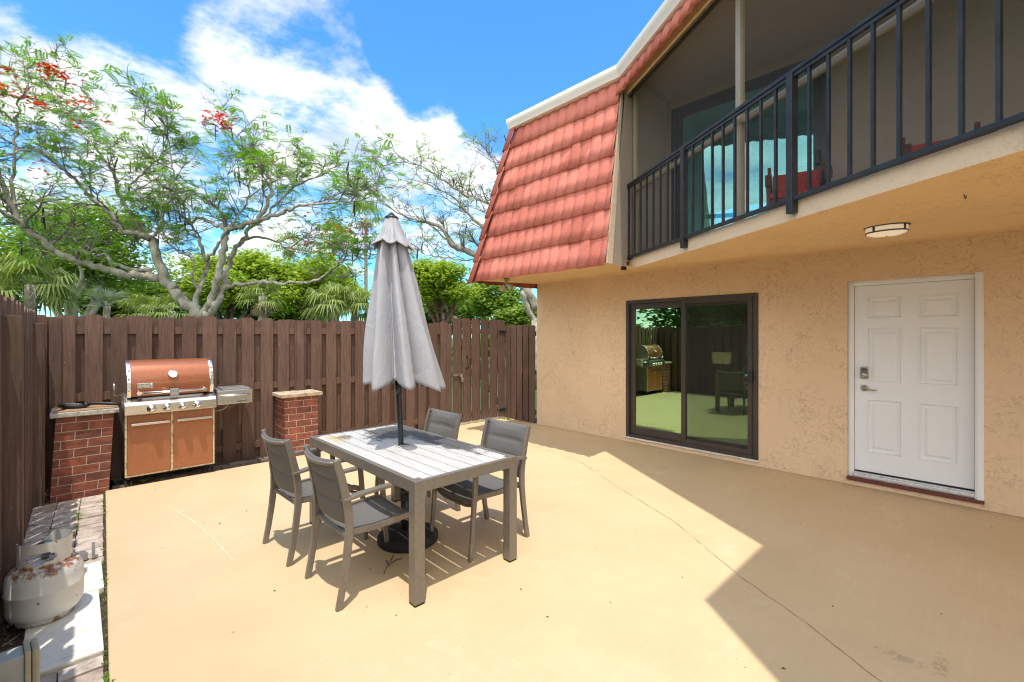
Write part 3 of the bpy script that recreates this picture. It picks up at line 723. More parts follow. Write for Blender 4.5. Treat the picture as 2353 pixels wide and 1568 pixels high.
mb = MB(); mb.bbox((WX-.004,y0+f,.085),(WX+.10,y1-f,.125),.004); mb.bbox((WX+.035,y0+f,.125),(WX+.10,y1-f,.138),.003); mb.bbox((WX-.02,y0+f,.10),(WX-.004,y1-f,.112),.002); mb.obj('threshold', M['alu'], ed)
mb = MB(); mb.box((WX+.056,y0+f,.139),(WX+.10,y1-f,.152)); mb.obj('door_sweep', M['rubber'], ed)
mb = MB(); mb.bbox((WX-.03,y0-.01,.052),(WX+.12,y1+.005,.084),.004); mb.obj('sill', M['sill_red'], ed)
LY = .905
mb = MB(); mb.bbox((WX+.032,LY-.035,1.135),(WX+.06,LY+.035,1.265),.009)
mb.lathe([(.0,.0),(.026,.0),(.028,.006),(.028,.016),(.02,.022),(.0,.022)],20,rot_to((0,1,0),(0,0,1),(WX+.033,LY,1.172)) @ Matrix.Rotation(PI,4,'X'))
lk = mb.obj('keypad_lock', M['nickel'], ed)
mb = MB()
for r_ in range(3):
    for c_ in range(4 if r_ else 3):
        yy = LY+.02-.0133*c_; zz = 1.248-.014*r_
        mb.bbox((WX+.026,yy-.004,zz-.0045),(WX+.033,yy+.004,zz+.0045),.001)
mb.obj('keypad_button', M['black'], ed)
mb = MB(); Mx = rot_to((0,1,0),(0,0,1),(WX+.06,LY,1.035)) @ Matrix.Rotation(PI,4,'X')
mb.lathe([(.0,.0),(.034,.0),(.034,.008),(.024,.014),(.012,.016),(.012,.045),(.0,.045)],24,Mx)
mb.tube([(WX+.02,LY,1.035),(WX+.008,LY-.02,1.036),(WX+.006,LY-.05,1.03),(WX+.008,LY-.085,1.022),(WX+.012,LY-.112,1.027)],[.011,.011,.009,.0075,.005],8)
mb.obj('lever_handle', M['nickel'], ed)
# balcony railing
br = MB(); rw=.02
def rb(mb, t0, t1, oin, oout, za, zb):
    vs=[]
    for zz in (za,zb):
        for (t_,o_) in ((t0,oin),(t1,oin),(t1,oout),(t0,oout)): q=bl(t_,o_); vs.append((q.x,q.y,zz))
    mb.add(vs,[(0,3,2,1),(4,5,6,7),(0,1,5,4),(1,2,6,5),(2,3,7,6),(3,0,4,7)])
rb(br,-5.9,1.86,-.022,.022,3.452,3.482)
rail = br.obj('railing', M['rail'], house, bevel=.004)
mb = MB(); rb(mb,-5.9,1.85,-.016,.016,2.552,2.583); mb.obj('bottom_rail', M['rail'], rail, bevel=.003)
mb = MB(); rb(mb,-5.9,1.84,-.012,.012,3.425,3.45); mb.obj('rail_channel', M['rail'], rail)
for k in range(6):
    t_=1.82-1.32*k; mb=MB(); rb(mb,t_-.027,t_+.027,-.026,.028,2.465 if k else 2.43,3.455); mb.obj('post', M['rail'], rail, bevel=.004)
    if k<5:
        for j in range(1,9):
            tb=t_-1.32*j/9; mb=MB(); rb(mb,tb-.0095,tb+.0095,-.0095,.0095,2.58,3.43); mb.obj('baluster', M['rail'], rail)
# screen enclosure
mb=MB(); rb(mb,-5.9,1.70,-.13,-.085,4.80,4.86); scn=mb.obj('screen_enclosure', M['screen_post'], house, bevel=.003)
for (a_,b_) in ((-.195,-.137),(-3.4,-3.34),(1.70,1.74)):
    mb=MB(); rb(mb,a_,b_,-.13,-.08,2.545,4.80); mb.obj('post', M['screen_post'], scn, bevel=.003)
mb=MB(); rb(mb,-5.9,1.70,-.12,-.09,3.40,3.45); rb(mb,-5.9,1.70,-.12,-.09,2.547,2.575); mb.obj('screen_rail', M['screen_post'], scn)
mb=MB(); rb(mb,-5.9,1.70,-.106,-.104,2.575,3.40); rb(mb,-5.9,1.70,-.106,-.104,3.45,4.80); mb.obj('screen_mesh', M['veil'], scn)
# soffit lamp, hook, spotlight
lp = thing('ceiling_light', 'round bronze banded flush light on the balcony underside above the door', 'ceiling light', (4.60,.55,2.46))
Mx = Matrix.Translation((4.60,.55,2.47)) @ Matrix.Rotation(PI,4,'X') @ Matrix.Rotation(.045,4,'Y') @ Matrix.Diagonal((.88,.88,1,1))
mb=MB(); mb.lathe([(0,.0),(.165,.0),(.165,.022),(.150,.024)],40,Mx); mb.lathe([(.148,.058),(.153,.058),(.153,.068),(.148,.068)],40,Mx)
for k in range(4):
    a=PI/2*k+.5; mb.tube([Mx@Vector((.151*math.cos(a),.151*math.sin(a),.02)),Mx@Vector((.151*math.cos(a),.151*math.sin(a),.062))],.008,6)
mb.lathe([(0,.096),(.008,.098),(.010,.09)],12,Mx)
mb.obj('band', M['bronze'], lp)
mb=MB(); mb.lathe([(.148,.02),(.148,.062),(.140,.075),(.10,.088),(.05,.093),(0,.095)],40,Mx); mb.obj('diffuser', M['lampglass'], lp)
mb=MB(); mb.tube([(3.84,.098,2.47),(3.84,.098,2.44),(3.85,.095,2.425),(3.862,.092,2.418),(3.872,.09,2.425),(3.875,.09,2.438)],.003,5)
tag(mb.obj('hook', M['bronze']), 'small bent wire hook screwed into the balcony underside', 'hook')
sp = thing('spotlight', 'beige twin floodlight under the tiled eave at the house end', 'floodlight', (4.75,5.2,2.44))
mb=MB(); mb.lathe([(0,0),(.045,0),(.045,.03),(.0,.03)],16,Matrix.Translation((4.72,5.05,2.425))); mb.tube([(4.72,5.05,2.425),(4.70,5.05,2.36)],.014,8); mb.obj('bracket', M['screen_post'], sp)
for s in (-1,1):
    mb=MB(); mb.lathe([(0,0),(.022,0),(.03,.03),(.048,.09),(.05,.10),(.0,.095)],16,Matrix.Translation((4.70+.02*s,5.05+.05*s,2.36))@Matrix.Rotation(.9*s,4,'X')@Matrix.Rotation(PI*.93,4,'Y')); mb.obj('lamp_head', M['screen_post'], sp)
# things in the lower room and on the balcony
lm = thing('table_lamp', 'lit table lamp with drum shade seen behind the sliding door glass', 'lamp', (9.5,3.75,.62))
mb=MB(); mb.lathe([(0,0),(.08,0),(.08,.02),(.03,.04),(.055,.14),(.05,.24),(.02,.32),(.012,.42),(0,.42)],20,Matrix.Translation((9.5,3.75,.62))); mb.obj('lamp_base', M['room'], lm)
mb=MB(); mb.lathe([(.17,.40),(.19,.62)],24,Matrix.Translation((9.5,3.75,.62))); mb.obj('lamp_shade', M['shade'], lm, recalc=False)
st = thing('side_table', 'dark side table carrying the lamp inside the room', 'table', (9.5,3.75,0))
mb=MB(); mb.bbox((9.2,3.2,.58),(9.8,4.5,.62),.005); mb.obj('tabletop', M['teak'], st)
for sx in (9.24,9.76):
    for sy in (3.24,4.46): mb=MB(); mb.box((sx-.025,sy-.025,.06),(sx+.025,sy+.025,.58)); mb.obj('leg', M['teak'], st)
def wood_chair(loc, rz, label):
    ch = thing('balcony_chair', label, 'chair', (0,0,0), 'red cushioned chairs on the balcony')
    mb=MB(); mb.bbox((-.25,-.24,.42),(.25,.24,.48),.015); mb.obj('seat', M['redfab'], ch)
    mb=MB(); mb.bbox((-.29,-.22,.55),(-.24,.22,.87),.015,Matrix.Rotation(-.12,4,'Y')); mb.obj('backrest', M['redfab'], ch)
    mb=MB(); mb.bbox((-.24,-.25,.37),(.24,.25,.418),.006); mb.obj('seat_frame', M['teak'], ch)
    for s in (-1,1):
        mb=MB(); mb.strip([(-.27,0),(-.24,.4),(-.31,.66),(-.38,.93)],.02,s*.25-.018,s*.25+.018); mb.obj('leg', M['teak'], ch)
        mb=MB(); mb.strip([(.24,0),(.23,.62)],.02,s*.25-.018,s*.25+.018); mb.obj('leg', M['teak'], ch)
        mb=MB(); mb.strip([(-.30,.64),(-.1,.66),(.1,.68),(.22,.66),(.27,.60),(.25,.55)],.018,s*.25-.03,s*.25+.03); mb.obj('armrest', M['teak'], ch)
    ch.location=loc; ch.rotation_euler.z=rz; return ch
wood_chair((5.36,1.36,2.546), R(196), 'red cushioned wooden chair standing before the balcony glass door')
wood_chair((5.36,.26,2.546), R(188), 'red cushioned wooden chair against the bare brown balcony wall')

# ------------------------------------------------------------------ brick pillars
def pillar(x0,x1,yf,yb,h,tilt,label,capmat,ov):
    th = thing('brick_pillar', label, 'pillar', (x0,yf,0))
    me = bpy.data.meshes.new('brick_body'); b=bmesh.new(); uv=b.loops.layers.uv.new('UVMap')
    P=[(x0,yf),(x1,yf),(x1,yb),(x0,yb)]; o=Vector((x0,yf,0)); run=.05
    for i in range(4):
        a,c=P[i],P[(i+1)%4]; L=math.dist(a,c)
        vs=[b.verts.new(Vector((*q,z))+Vector((tilt*z,0,0))-o) for q,z in ((a,-.03),(c,-.03),(c,h),(a,h))]
        fc=b.faces.new(vs)
        for lo,(u,v) in zip(fc.loops,((run,0),(run+L,0),(run+L,h+.03),(run,h+.03))): lo[uv].uv=(u,v+.02)
        run+=L
    bmesh.ops.remove_doubles(b,verts=b.verts,dist=1e-5); bmesh.ops.recalc_face_normals(b,faces=b.faces); b.to_mesh(me); b.free(); me.materials.append(M['brick'])
    ob=bpy.data.objects.new('brick_body',me); C.objects.link(ob); ob.parent=th
    mb=MB(); T=Matrix.Translation((tilt*h,0,0)); mb.bbox((x0-ov,yf-ov,h),(x1+ov,yb+ov*.3,h+.045),.006,T); mb.obj('cap', capmat, th)
    return th
pillar(-.185,.242,6.26,6.70,.795,.05,'brick tiled pillar with brush on its cap, left of the grill',M['conc'],.04)
pillar(1.96,2.385,6.30,6.70,.785,-.02,'brick tiled pillar with bare stone cap, right of the grill',M['cap'],.05)
# thin worn board lying on the near pillar cap
mb=MB(); mb.bbox((-.165,6.245,.842),(.315,6.70,.851),.003); tag(mb.obj('cap_board', simple('worn_tan_board',(.34,.22,.13),.8,var=.35,vs=7)), 'thin worn tan board lying on the left pillar cap', 'board')
# grill brush
bt = thing('grill_brush', 'black grill brush with round head lying on the left pillar', 'brush', (.0,6.42,.853))
mb=MB(); mb.tube([(.06,6.42,.880),(.12,6.40,.892),(.18,6.375,.890),(.25,6.345,.882),(.335,6.31,.872)],[.016,.017,.016,.017,.015],10); mb.obj('handle', M['black'], bt)
mb=MB(); Mx=Matrix.Translation((-.03,6.45,.868))@Matrix.Rotation(-.35,4,'Z')@Matrix.Rotation(.12,4,'Y')
def ring_pts(rx,ry,z,n=20): return [Mx@Vector((rx*math.cos(2*PI*k/n),ry*math.sin(2*PI*k/n),z)) for k in range(n)]
r0_=ring_pts(.105,.06,-.012); r1p=ring_pts(.12,.07,.026); r2p=ring_pts(.106,.058,.026); r3p=ring_pts(.09,.046,-.002)
vs=r0_+r1p+r2p+r3p; fs=[]
for a in range(3):
    for k in range(20): k2=(k+1)%20; fs.append((a*20+k,a*20+k2,(a+1)*20+k2,(a+1)*20+k))
fs+=[tuple(range(19,-1,-1)),tuple(60+k for k in range(20))]; mb.add(vs,fs,True)
mb.tube([(.055,6.425,.876),(.09,6.412,.884)],.022,8); mb.obj('brush_head', M['black'], bt)
mb=MB()
for k in range(40):
    a=rr.uniform(0,2*PI); q=rr.random()**.5; p_=Mx@Vector((.06*q*math.cos(a)+.01,.03*q*math.sin(a),.018)); mb.tube([p_,p_+Vector((0,0,.016))],.0016,3)
mb.obj('bristles', M['castgrey'], bt)

# ------------------------------------------------------------------ barbecue grill
GX0,GX1,GF,GB = .365,1.165,6.235,6.66
gr = thing('barbecue_grill', 'copper and steel gas grill on casters between the two brick pillars', 'grill', (.76,6.4,0))
mb=MB(); mb.bbox((GX0+.008,GF+.012,.105),(GX1-.008,GB,.76),.004); mb.obj('cabinet', M['castgrey'], gr)
mb=MB(); gm=(GX0+GX1)/2
for a,b in (((GX0,GF,.10),(GX0+.018,GF+.02,.765)),((GX1-.018,GF,.10),(GX1,GF+.02,.765)),((gm-.012,GF,.118),(gm+.012,GF+.018,.747)),((GX0+.018,GF,.10),(GX1-.018,GF+.02,.118)),((GX0+.018,GF,.747),(GX1-.018,GF+.02,.765))): mb.bbox(a,b,.003)
mb.obj('cabinet_trim', M['cream'], gr)
for (a,b) in ((GX0+.02,gm-.014),(gm+.014,GX1-.02)):
    mb=MB(); mb.bbox((a,GF-.006,.12),(b,GF+.012,.745),.004); dr_=mb.obj('cabinet_door', M['copper_door'], gr)
    mb=MB(); z=.655; mb.bbox((a+.025,GF-.045,z-.014),(b-.008,GF-.020,z+.012),.007); mb.bbox((a+.05,GF-.022,z-.01),(a+.08,GF-.004,z+.008),.003); mb.bbox((b-.05,GF-.022,z-.01),(b-.02,GF-.004,z+.008),.003)
    mb.obj('handle', M['steel'], dr_)
# control panel / firebox shelf
prof=[(GF-.075,.765),(GF-.08,.86),(GF-.06,.895),(GF+.06,.945),(GF+.12,.955),(GB,.955),(GB,.765)]
mb=MB(); mb.prism(prof,(GX1+.005)-(GX0-.01),'x',GX0-.01); cp=mb.obj('control_panel', M['steel'], gr, bevel=.006)
mb=MB(); mb.prism([(GX0+.15,GF-.035),(GX1-.15,GF-.035),(GX1-.11,GF+.0),(GX1-.10,GF+.05),(GX0+.10,GF+.05),(GX0+.11,GF+.0)],.004,'z',0)
mb.v=[(x,y_,.9075+(y_-(GF-.035))*.415+(z_ if z_ else 0)) for x,y_,z_ in mb.v]; mb.obj('recessed_tray', M['castgrey'], cp)
mb=MB()
for k in range(9):
    x=GX0+.08+k*.08; mb.box((x-.025,GF+.052,.9455),(x+.025,GF+.058,.9475)); mb.box((x-.025,GF+.066,.950),(x+.025,GF+.072,.952))
mb.obj('vent_slots', M['dark'], cp)
for k in range(4):
    x=GX0+.215+k*.135; Mx=rot_to((1,0,0),(0,0,1),(x,GF-.078,.815)) @ Matrix.Identity(4)
    mb=MB(); mb.lathe([(0,.0),(.040,.0),(.042,.004),(.040,.012),(.034,.014),(.030,.034),(.022,.042),(0,.043)],28,Mx); kb=mb.obj('knob', M['chrome'], cp)
# lid
def arc(n=16):
    P=[]; 
    # profile in (y,z): front bottom to top to back
    P=[(GF-.000,.945),(GF-.022,1.03),(GF-.020,1.10),(GF+.003,1.18),(GF+.045,1.25),(GF+.095,1.295),(GF+.15,1.318),(GF+.24,1.325),(GF+.33,1.31),(GB-.03,1.25),(GB,1.15),(GB,.945)]
    return P
lx0,lx1=GX0+.05,GX1-.05
mb=MB(); P=arc(); n=len(P)
vs=[(lx0,a,b) for a,b in P]+[(lx1,a,b) for a,b in P]
fs=[(i,i+1,n+i+1,n+i) for i in range(n-1)]
mb.add(vs,fs,True); lid=mb.obj('lid', M['copper'], gr, recalc=True)
for (a,b) in ((lx0-.038,lx0+.002),(lx1-.002,lx1+.038)):
    mb=MB(); c0=((GF+GB)/2,1.1); Q=[((y_-c0[0])*1.03+c0[0],(z_-.945)*1.03+.938) for y_,z_ in P]; mb.prism(Q,b-a,'x',a); mb.obj('lid_end', M['chrome'] , lid, bevel=.006)
mb=MB()
for sx in (lx0-.018,lx1+.018):
    for (y_,z_) in ((GF-.029,1.01),(GF-.023,1.13),(GF+.02,1.22),(GF+.085,1.29)):
        mb.lathe([(0,.012),(.006,.011),(.009,.005),(.01,0)],10,Matrix.Translation((sx,y_-.003,z_+.004))@Matrix.Rotation(PI/2-.3,4,'X'))
mb.obj('rivet', M['steel'], lid)
mb=MB(); hz=.985; mb.tube([(lx0+.06,GF-.075,hz),(lx1-.06,GF-.075,hz)],.0125,12)
for x in (lx0+.06,lx1-.06):
    mb.tube([(x,GF-.095,hz),(x,GF-.01,hz+.004)],[.02,.017],14)
mb.obj('handle', M['chrome'], lid)
mb=MB(); cx_=(lx0+lx1)/2+.01; mb.bbox((cx_-.04,GF-.10,.93),(cx_+.04,GF-.055,1.015),.008); pz=mb.obj('handle_plate', M['castgrey'], lid)
mb=MB(); mb.bbox((cx_-.028,GF-.103,.948),(cx_+.028,GF-.0995,.966),.001); mb.obj('plate_rim', M['chrome'], lid)
text_mb('weber',.018,.0008,rot_to((1,0,0),(0,0,1),(cx_,GF-.1042,.957))).obj('lettering', M['black'], lid)
# thermometer and badge follow the curved lid front
nrm=Vector((0,-.92,.39)); tc=Vector((cx_-.005,GF-.004,1.165)); Mt=rot_to((1,0,0),(0,.39,.92),tc)
mb=MB(); mb.lathe([(0,0),(.043,0),(.045,.012),(.042,.022),(.036,.024),(.034,.018),(0,.018)],32,Mt); tm=mb.obj('thermometer', M['chrome'], lid)
mb=MB(); mb.lathe([(.034,.0185),(0,.0186)],24,Mt); mb.obj('dial', M['white'], lid)
mb=MB(); mb.bbox((-.0015,-.004,.019),(.0015,.026,.0205),.0003,Mt@Matrix.Rotation(-.4,4,'Z'))
for k in range(11):
    a=-2.2+4.4*k/10; mb.bbox((-.0009,.024,.019),(.0009,.030,.0196),.0002,Mt@Matrix.Rotation(a,4,'Z'))
mb.obj('needle', M['black'], lid)
Mb=rot_to((1,0,0),(0,-.02,1),(lx0+.115,GF-.023,1.06))
mb=MB(); mb.bbox((-.068,-.026,0),(.068,.026,.006),.003,Mb); mb.obj('badge', M['chrome'], lid)
mb=MB(); mb.bbox((-.063,-.021,.006),(.063,.021,.0068),.0003,Mb); mb.obj('badge_plate', M['castgrey'], lid)
text_mb('weber',.042,.0012,Mb@Matrix.Translation((-.008,0,.0075))).obj('lettering', M['chrome'], lid)
mb=MB(); mb.lathe([(0,.0085),(.008,.008),(.009,.0068)],12,Mb@Matrix.Translation((.052,.006,0))); mb.obj('badge_emblem', M['chrome'], lid)
# side burner shelf on the right
SX0,SX1=GX1+.012,GX1+.395
mb=MB(); poly=[(SX0,GF-.07),(SX1-.05,GF-.07),(SX1-.012,GF-.05),(SX1,GF-.01),(SX1,GB-.09),(SX1-.03,GB-.06),(SX0,GB-.06)]
mb.prism(poly,.165,'z',.785); sb=mb.obj('side_burner', M['steel'], gr, bevel=.006)
mb=MB(); mb.bbox((SX0+.07,GF+.0,.951),(SX1-.03,GB-.09,.962),.005); mb.bbox((SX0+.008,GF-.055,.951),(SX0+.05,GB-.08,.955),.002); mb.obj('burner_cover', M['castgrey'], sb)
mb=MB(); mb.tube([(SX0+.03,GF-.10,.885),(SX1-.06,GF-.10,.892)],.011,10); mb.tube([(SX0+.04,GF-.10,.886),(SX0+.04,GF-.068,.886)],.008,8); mb.tube([(SX1-.07,GF-.10,.892),(SX1-.07,GF-.068,.892)],.008,8); mb.obj('towel_bar', M['chrome'], sb)
text_mb('Summit',.034,.001,rot_to((1,0,0),(0,0,1),(SX1-.125,GF-.072,.815))).obj('lettering', M['black'], sb)
mb=MB(); mb.tube([(SX0+.13,GF+.03,.785),(SX0+.115,GF+.025,.745),(SX0+.07,GF+.02,.715),(GX1+.004,GF+.02,.705)],.003,5); mb.obj('gas_hose', M['cream'], gr)
mb=MB(); mb.tube([(GX0-.0,GF+.12,.965),(GX0-.075,GF+.11,.962),(GX0-.08,GF+.11,.97),(GX0-.08,GF+.11,1.085)],.004,6); mb.obj('tool_hook', M['chrome'], gr)
for (x,y_) in ((GX0+.03,GF+.04),(GX1-.03,GF+.04),(GX0+.03,GB-.05),(GX1-.03,GB-.05)):
    mb=MB(); mb.bbox((x-.012,y_-.02,.072),(x+.012,y_+.02,.104),.004)
    for s in (-1,1): mb.lathe([(0,-.008),(.026,-.008),(.034,-.004),(.034,.004),(.026,.008),(0,.008)],18,Matrix.Translation((x+.021*s,y_,.034))@Matrix.Rotation(PI/2,4,'Y'))
    mb.obj('caster', M['black'], gr)

# ------------------------------------------------------------------ table
TX0,TX1,TY0,TY1,TZ = 1.43,2.265,2.315,3.985,.738
tb = thing('patio_table', 'rectangular taupe metal table with weathered grey slat top under the umbrella', 'table', ((TX0+TX1)/2,(TY0+TY1)/2,0))
w=.07
for (x,y_) in ((TX0,TY0),(TX1-w,TY0),(TX0,TY1-w),(TX1-w,TY1-w)):
    mb=MB(); mb.bbox((x,y_,.012),(x+w,y_+w,TZ),.004); lg=mb.obj('leg', M['frame'], tb)
    mb=MB(); mb.bbox((x+.003,y_+.003,0),(x+w-.003,y_+w-.003,.012),.002); mb.obj('foot_pad', M['rubber'], lg)
mb=MB(); aw=.034
for a,b in (((TX0+w,TY0+.001,TZ-.072),(TX1-w,TY0+aw,TZ-.001)),((TX0+w,TY1-aw,TZ-.072),(TX1-w,TY1-.001,TZ-.001)),((TX0+.001,TY0+w,TZ-.072),(TX0+aw,TY1-w,TZ-.001)),((TX1-aw,TY0+w,TZ-.072),(TX1-.001,TY1-w,TZ-.001))): mb.bbox(a,b,.004)
mb.obj('apron', M['frame'], tb)
mb=MB(); hx,hy=1.862,3.16
ns=7; sw=(TX1-TX0-2*aw-.004)/ns
for k in range(ns):
    a=TX0+aw+.002+k*sw+.004; b=a+sw-.008
    segs=[(TY0+aw+.002,TY1-aw-.002)]
    if a<hx<b or abs(a-hx)<.03 or abs(b-hx)<.03: segs=[(TY0+aw+.002,hy-.03),(hy+.03,TY1-aw-.002)]
    segs2=[]
    for (s,e) in segs: segs2.append((s,e))
    for (s,e) in segs2:
        # slats are broken here and there so light falls through in dashes
        mb.bbox((a,s,TZ-.016),(b,e,TZ-.003),.002)
    if len(segs)==2:
        if a<hx<b:
            if hx-.028>a: mb.box((a,hy-.03,TZ-.015),(hx-.028,hy+.03,TZ-.0035))
            if hx+.028<b: mb.box((hx+.028,hy-.03,TZ-.015),(b,hy+.03,TZ-.0035))
        elif b<=hx+.001: mb.box((a,hy-.03,TZ-.015),(min(b,hx-.028),hy+.03,TZ-.0035))
        else: mb.box((max(a,hx+.028),hy-.03,TZ-.015),(b,hy+.03,TZ-.0035))
mb.obj('tabletop', M['slat'], tb, recalc=True)
mb=MB()
for y_ in (TY0+.42,(TY0+TY1)/2-.12,TY1-.42): mb.box((TX0+aw,y_-.02,TZ-.045),(TX1-aw,y_+.02,TZ-.017))
mb.obj('cross_bar', M['frame'], tb)
mb=MB(); mb.lathe([(.022,TZ-.004),(.045,TZ-.003),(.045,TZ+.003),(.03,TZ+.006),(.022,TZ+.004)],24,Matrix.Translation((hx,hy,0))); mb.obj('hole_ring', M['castgrey'], tb)

# ------------------------------------------------------------------ chairs
def sling_pts():
    pass
def patio_chair():
    ch = thing('patio_chair', 'chair', 'chair', (0,0,0), 'grey sling chairs around the patio table')
    hw=.245
    back=[(-.285,0),(-.262,.12),(-.238,.28),(-.222,.42),(-.222,.52),(-.238,.64),(-.268,.77),(-.300,.875)]
    for s in (-1,1):
        y0_,y1_=(s*hw-.013,s*hw+.013)
        mb=MB(); mb.strip(back,[.018,.019,.021,.023,.023,.022,.020,.018],y0_,y1_); mb.obj('leg', M['frame'], ch, bevel=.004)
        mb=MB(); mb.strip([(.292,0),(.272,.2),(.255,.42),(.240,.60),(.222,.638)],[.014,.016,.018,.018,.016],y0_,y1_); mb.obj('leg', M['frame'], ch, bevel=.004)
        mb=MB(); mb.strip([(-.262,.632),(-.16,.645),(-.02,.652),(.10,.655),(.20,.650),(.232,.640)],[.010,.011,.011,.011,.011,.009],s*hw-.024,s*hw+.024); mb.obj('armrest', M['frame'], ch, bevel=.005)
    mb=MB()
    for s in (-1,1):
        mb.strip([(-.215,.425),(-.05,.412),(.10,.418),(.20,.422),(.252,.400)],.019,s*(hw-.028)-.012,s*(hw-.028)+.012)
    mb.tube([(-.222,-hw+.02,.405),(-.222,hw-.02,.405)],.014,8)
    mb.tube([(.235,-hw+.02,.372),(.24,-.12,.352),(.24,.12,.352),(.235,hw-.02,.372)],.013,8)
    mb.obj('seat_frame', M['frame'], ch, bevel=.003)
    mb=MB(); mb.tube([(-.292,-hw+.01,.855),(-.322,-hw*.72,.845),(-.342,-hw*.35,.84),(-.347,0,.838),(-.342,hw*.35,.84),(-.322,hw*.72,.845),(-.292,hw-.01,.855)],.0125,8); mb.obj('top_rail', M['frame'], ch)
    # seat sling
    mb=MB(); nx,ny=16,10; vs=[]; fs=[]
    cv=[(-.215,.435),(-.12,.424),(.0,.416),(.11,.425),(.19,.431),(.235,.420),(.258,.392)]
    def cur(u):
        q=u*(len(cv)-1); i=min(int(q),len(cv)-2); f_=q-i; return (cv[i][0]+(cv[i+1][0]-cv[i][0])*f_, cv[i][1]+(cv[i+1][1]-cv[i][1])*f_)
    for top in (0,-.008):
        for i in range(nx+1):
            x,z=cur(i/nx)
            for j in range(ny+1):
                v=j/ny*2-1; vs.append((x,v*(hw-.030),z+top-.012*(1-v*v)))
    K=ny+1; Tn=(nx+1)*K
    for i in range(nx):
        for j in range(ny):
            fs.append((i*K+j,(i+1)*K+j,(i+1)*K+j+1,i*K+j+1)); fs.append((Tn+i*K+j,Tn+i*K+j+1,Tn+(i+1)*K+j+1,Tn+(i+1)*K+j))
    for i in range(nx): fs+= [(i*K,Tn+i*K,Tn+(i+1)*K,(i+1)*K),(i*K+ny,(i+1)*K+ny,Tn+(i+1)*K+ny,Tn+i*K+ny)]
    for j in range(ny): fs+= [(j,j+1,Tn+j+1,Tn+j),(nx*K+j,Tn+nx*K+j,Tn+nx*K+j+1,nx*K+j+1)]
    mb.add(vs,fs,True); mb.obj('seat', M['sling'], ch)
    # padded back sling with channels
    mb=MB(); nz,ny=24,10; vs=[]; fs=[]
    for side in (1,-1):
        for i in range(nz+1):
            u=i/nz; z=.475+u*(.40)
            xb=-.218-.085*max(0,(z-.5)/.38)**1.25
            chn=abs(math.sin(PI*3*u))**.35
            for j in range(ny+1):
                v=j/ny*2-1; edge_=1-abs(v)**6
                vs.append((xb-.034*(1-v*v)+side*(.004+.012*chn*edge_), v*(hw-.014), z-.012*(1-v*v)*(u>.9)))
    K=ny+1; Tn=(nz+1)*K
    for i in range(nz):
        for j in range(ny):
            fs.append((i*K+j,i*K+j+1,(i+1)*K+j+1,(i+1)*K+j)); fs.append((Tn+i*K+j,Tn+(i+1)*K+j,Tn+(i+1)*K+j+1,Tn+i*K+j+1))
    for i in range(nz): fs+= [(i*K,(i+1)*K,Tn+(i+1)*K,Tn+i*K),(i*K+ny,Tn+i*K+ny,Tn+(i+1)*K+ny,(i+1)*K+ny)]
    for j in range(ny): fs+= [(j,Tn+j,Tn+j+1,j+1),(nz*K+j,nz*K+j+1,Tn+nz*K+j+1,Tn+nz*K+j)]
    mb.add(vs,fs,True); mb.obj('backrest', M['sling'], ch)
    return ch
c0=patio_chair()
spots=[(1.385,2.85,R(0),'grey sling chair tucked in beside the near left table leg, closest to the camera'),
       (1.34,3.60,R(2),'grey sling chair on the grill side of the table, nearer the brick pillar'),
       (2.30,2.77,R(180),'grey sling chair on the house side of the table, nearer the white door'),
       (2.235,3.58,R(179),'grey sling chair at the far house-side corner of the table, nearest the gate')]
for i,(x,y_,a,lab) in enumerate(spots):
    c=c0 if i==0 else copy_tree(c0)
    c.location=(x,y_,0); c.rotation_euler.z=a; c['label']=lab

# ------------------------------------------------------------------ umbrella
UB=Vector((1.862,3.16,0)); UT=Vector((1.785,3.232,2.53))
def up_(z): return UB.lerp(UT, z/2.53)
um=thing('patio_umbrella','closed light grey market umbrella on a dark pole through the table','umbrella',UB)
mb=MB(); mb.tube([up_(.09),up_(1.0),up_(2.45)],.021,16); mb.tube([up_(1.14),up_(1.24)],.027,16); mb.obj('pole', M['polepaint'], um)
mb=MB(); mb.lathe([(.0,2.575),(.012,2.57),(.03,2.55),(.052,2.535),(.055,2.525),(.045,2.518),(0,2.518)],20,Matrix.Translation((up_(2.53).x,up_(2.53).y,-.012))); mb.obj('finial', M['polepaint'], um)
rr=random.Random(21)
ribs=[2*PI*k/8+.22+rr.uniform(-.20,.20) for k in range(8)]
def foldf(a, sharp=1.0):
    # 1 on the rounded rib ridges, falling into sharp valleys at -1
    best=10
    for k in range(8):
        d=abs((a-ribs[k]+PI)%(2*PI)-PI); best=min(best,d)
    q=min(1,best/(PI/8)); return 1-2*q**(1.55*sharp)
def canopy(n_z, z_top, zb_f, R_f, amp_f, name, tw_f=lambda u:.22*u):
    na=288; mb=MB(); vs=[]; fs=[]
    for i in range(n_z+1):
        u=i/n_z
        for k in range(na):
            a=2*PI*k/na; f_=foldf(a); z=z_top+(zb_f(a,f_)-z_top)*u
            sec=math.cos(8*2*(a-.22)+1.3*math.sin(3*a))
            r_=R_f(u,a)*(1+amp_f(u)*f_+.085*(.35+.65*u)*sec*(.6+.4*math.sin(2*a+1))+.030*math.sin(7*a+5*u)*u+.028*math.sin(3*a-9*u)+.012*math.sin(23*a+9*u)*u); c=up_(z); tw=tw_f(u)
            vs.append((c.x+r_*math.cos(a+tw),c.y+r_*math.sin(a+tw),z))
    for i in range(n_z):
        for k in range(na): k2=(k+1)%na; fs.append((i*na+k,i*na+k2,(i+1)*na+k2,(i+1)*na+k))
    mb.add(vs,fs,True); o=mb.obj(name, M['canvas'], um); m_=o.modifiers.new('thick','SOLIDIFY'); m_.thickness=.003; return o
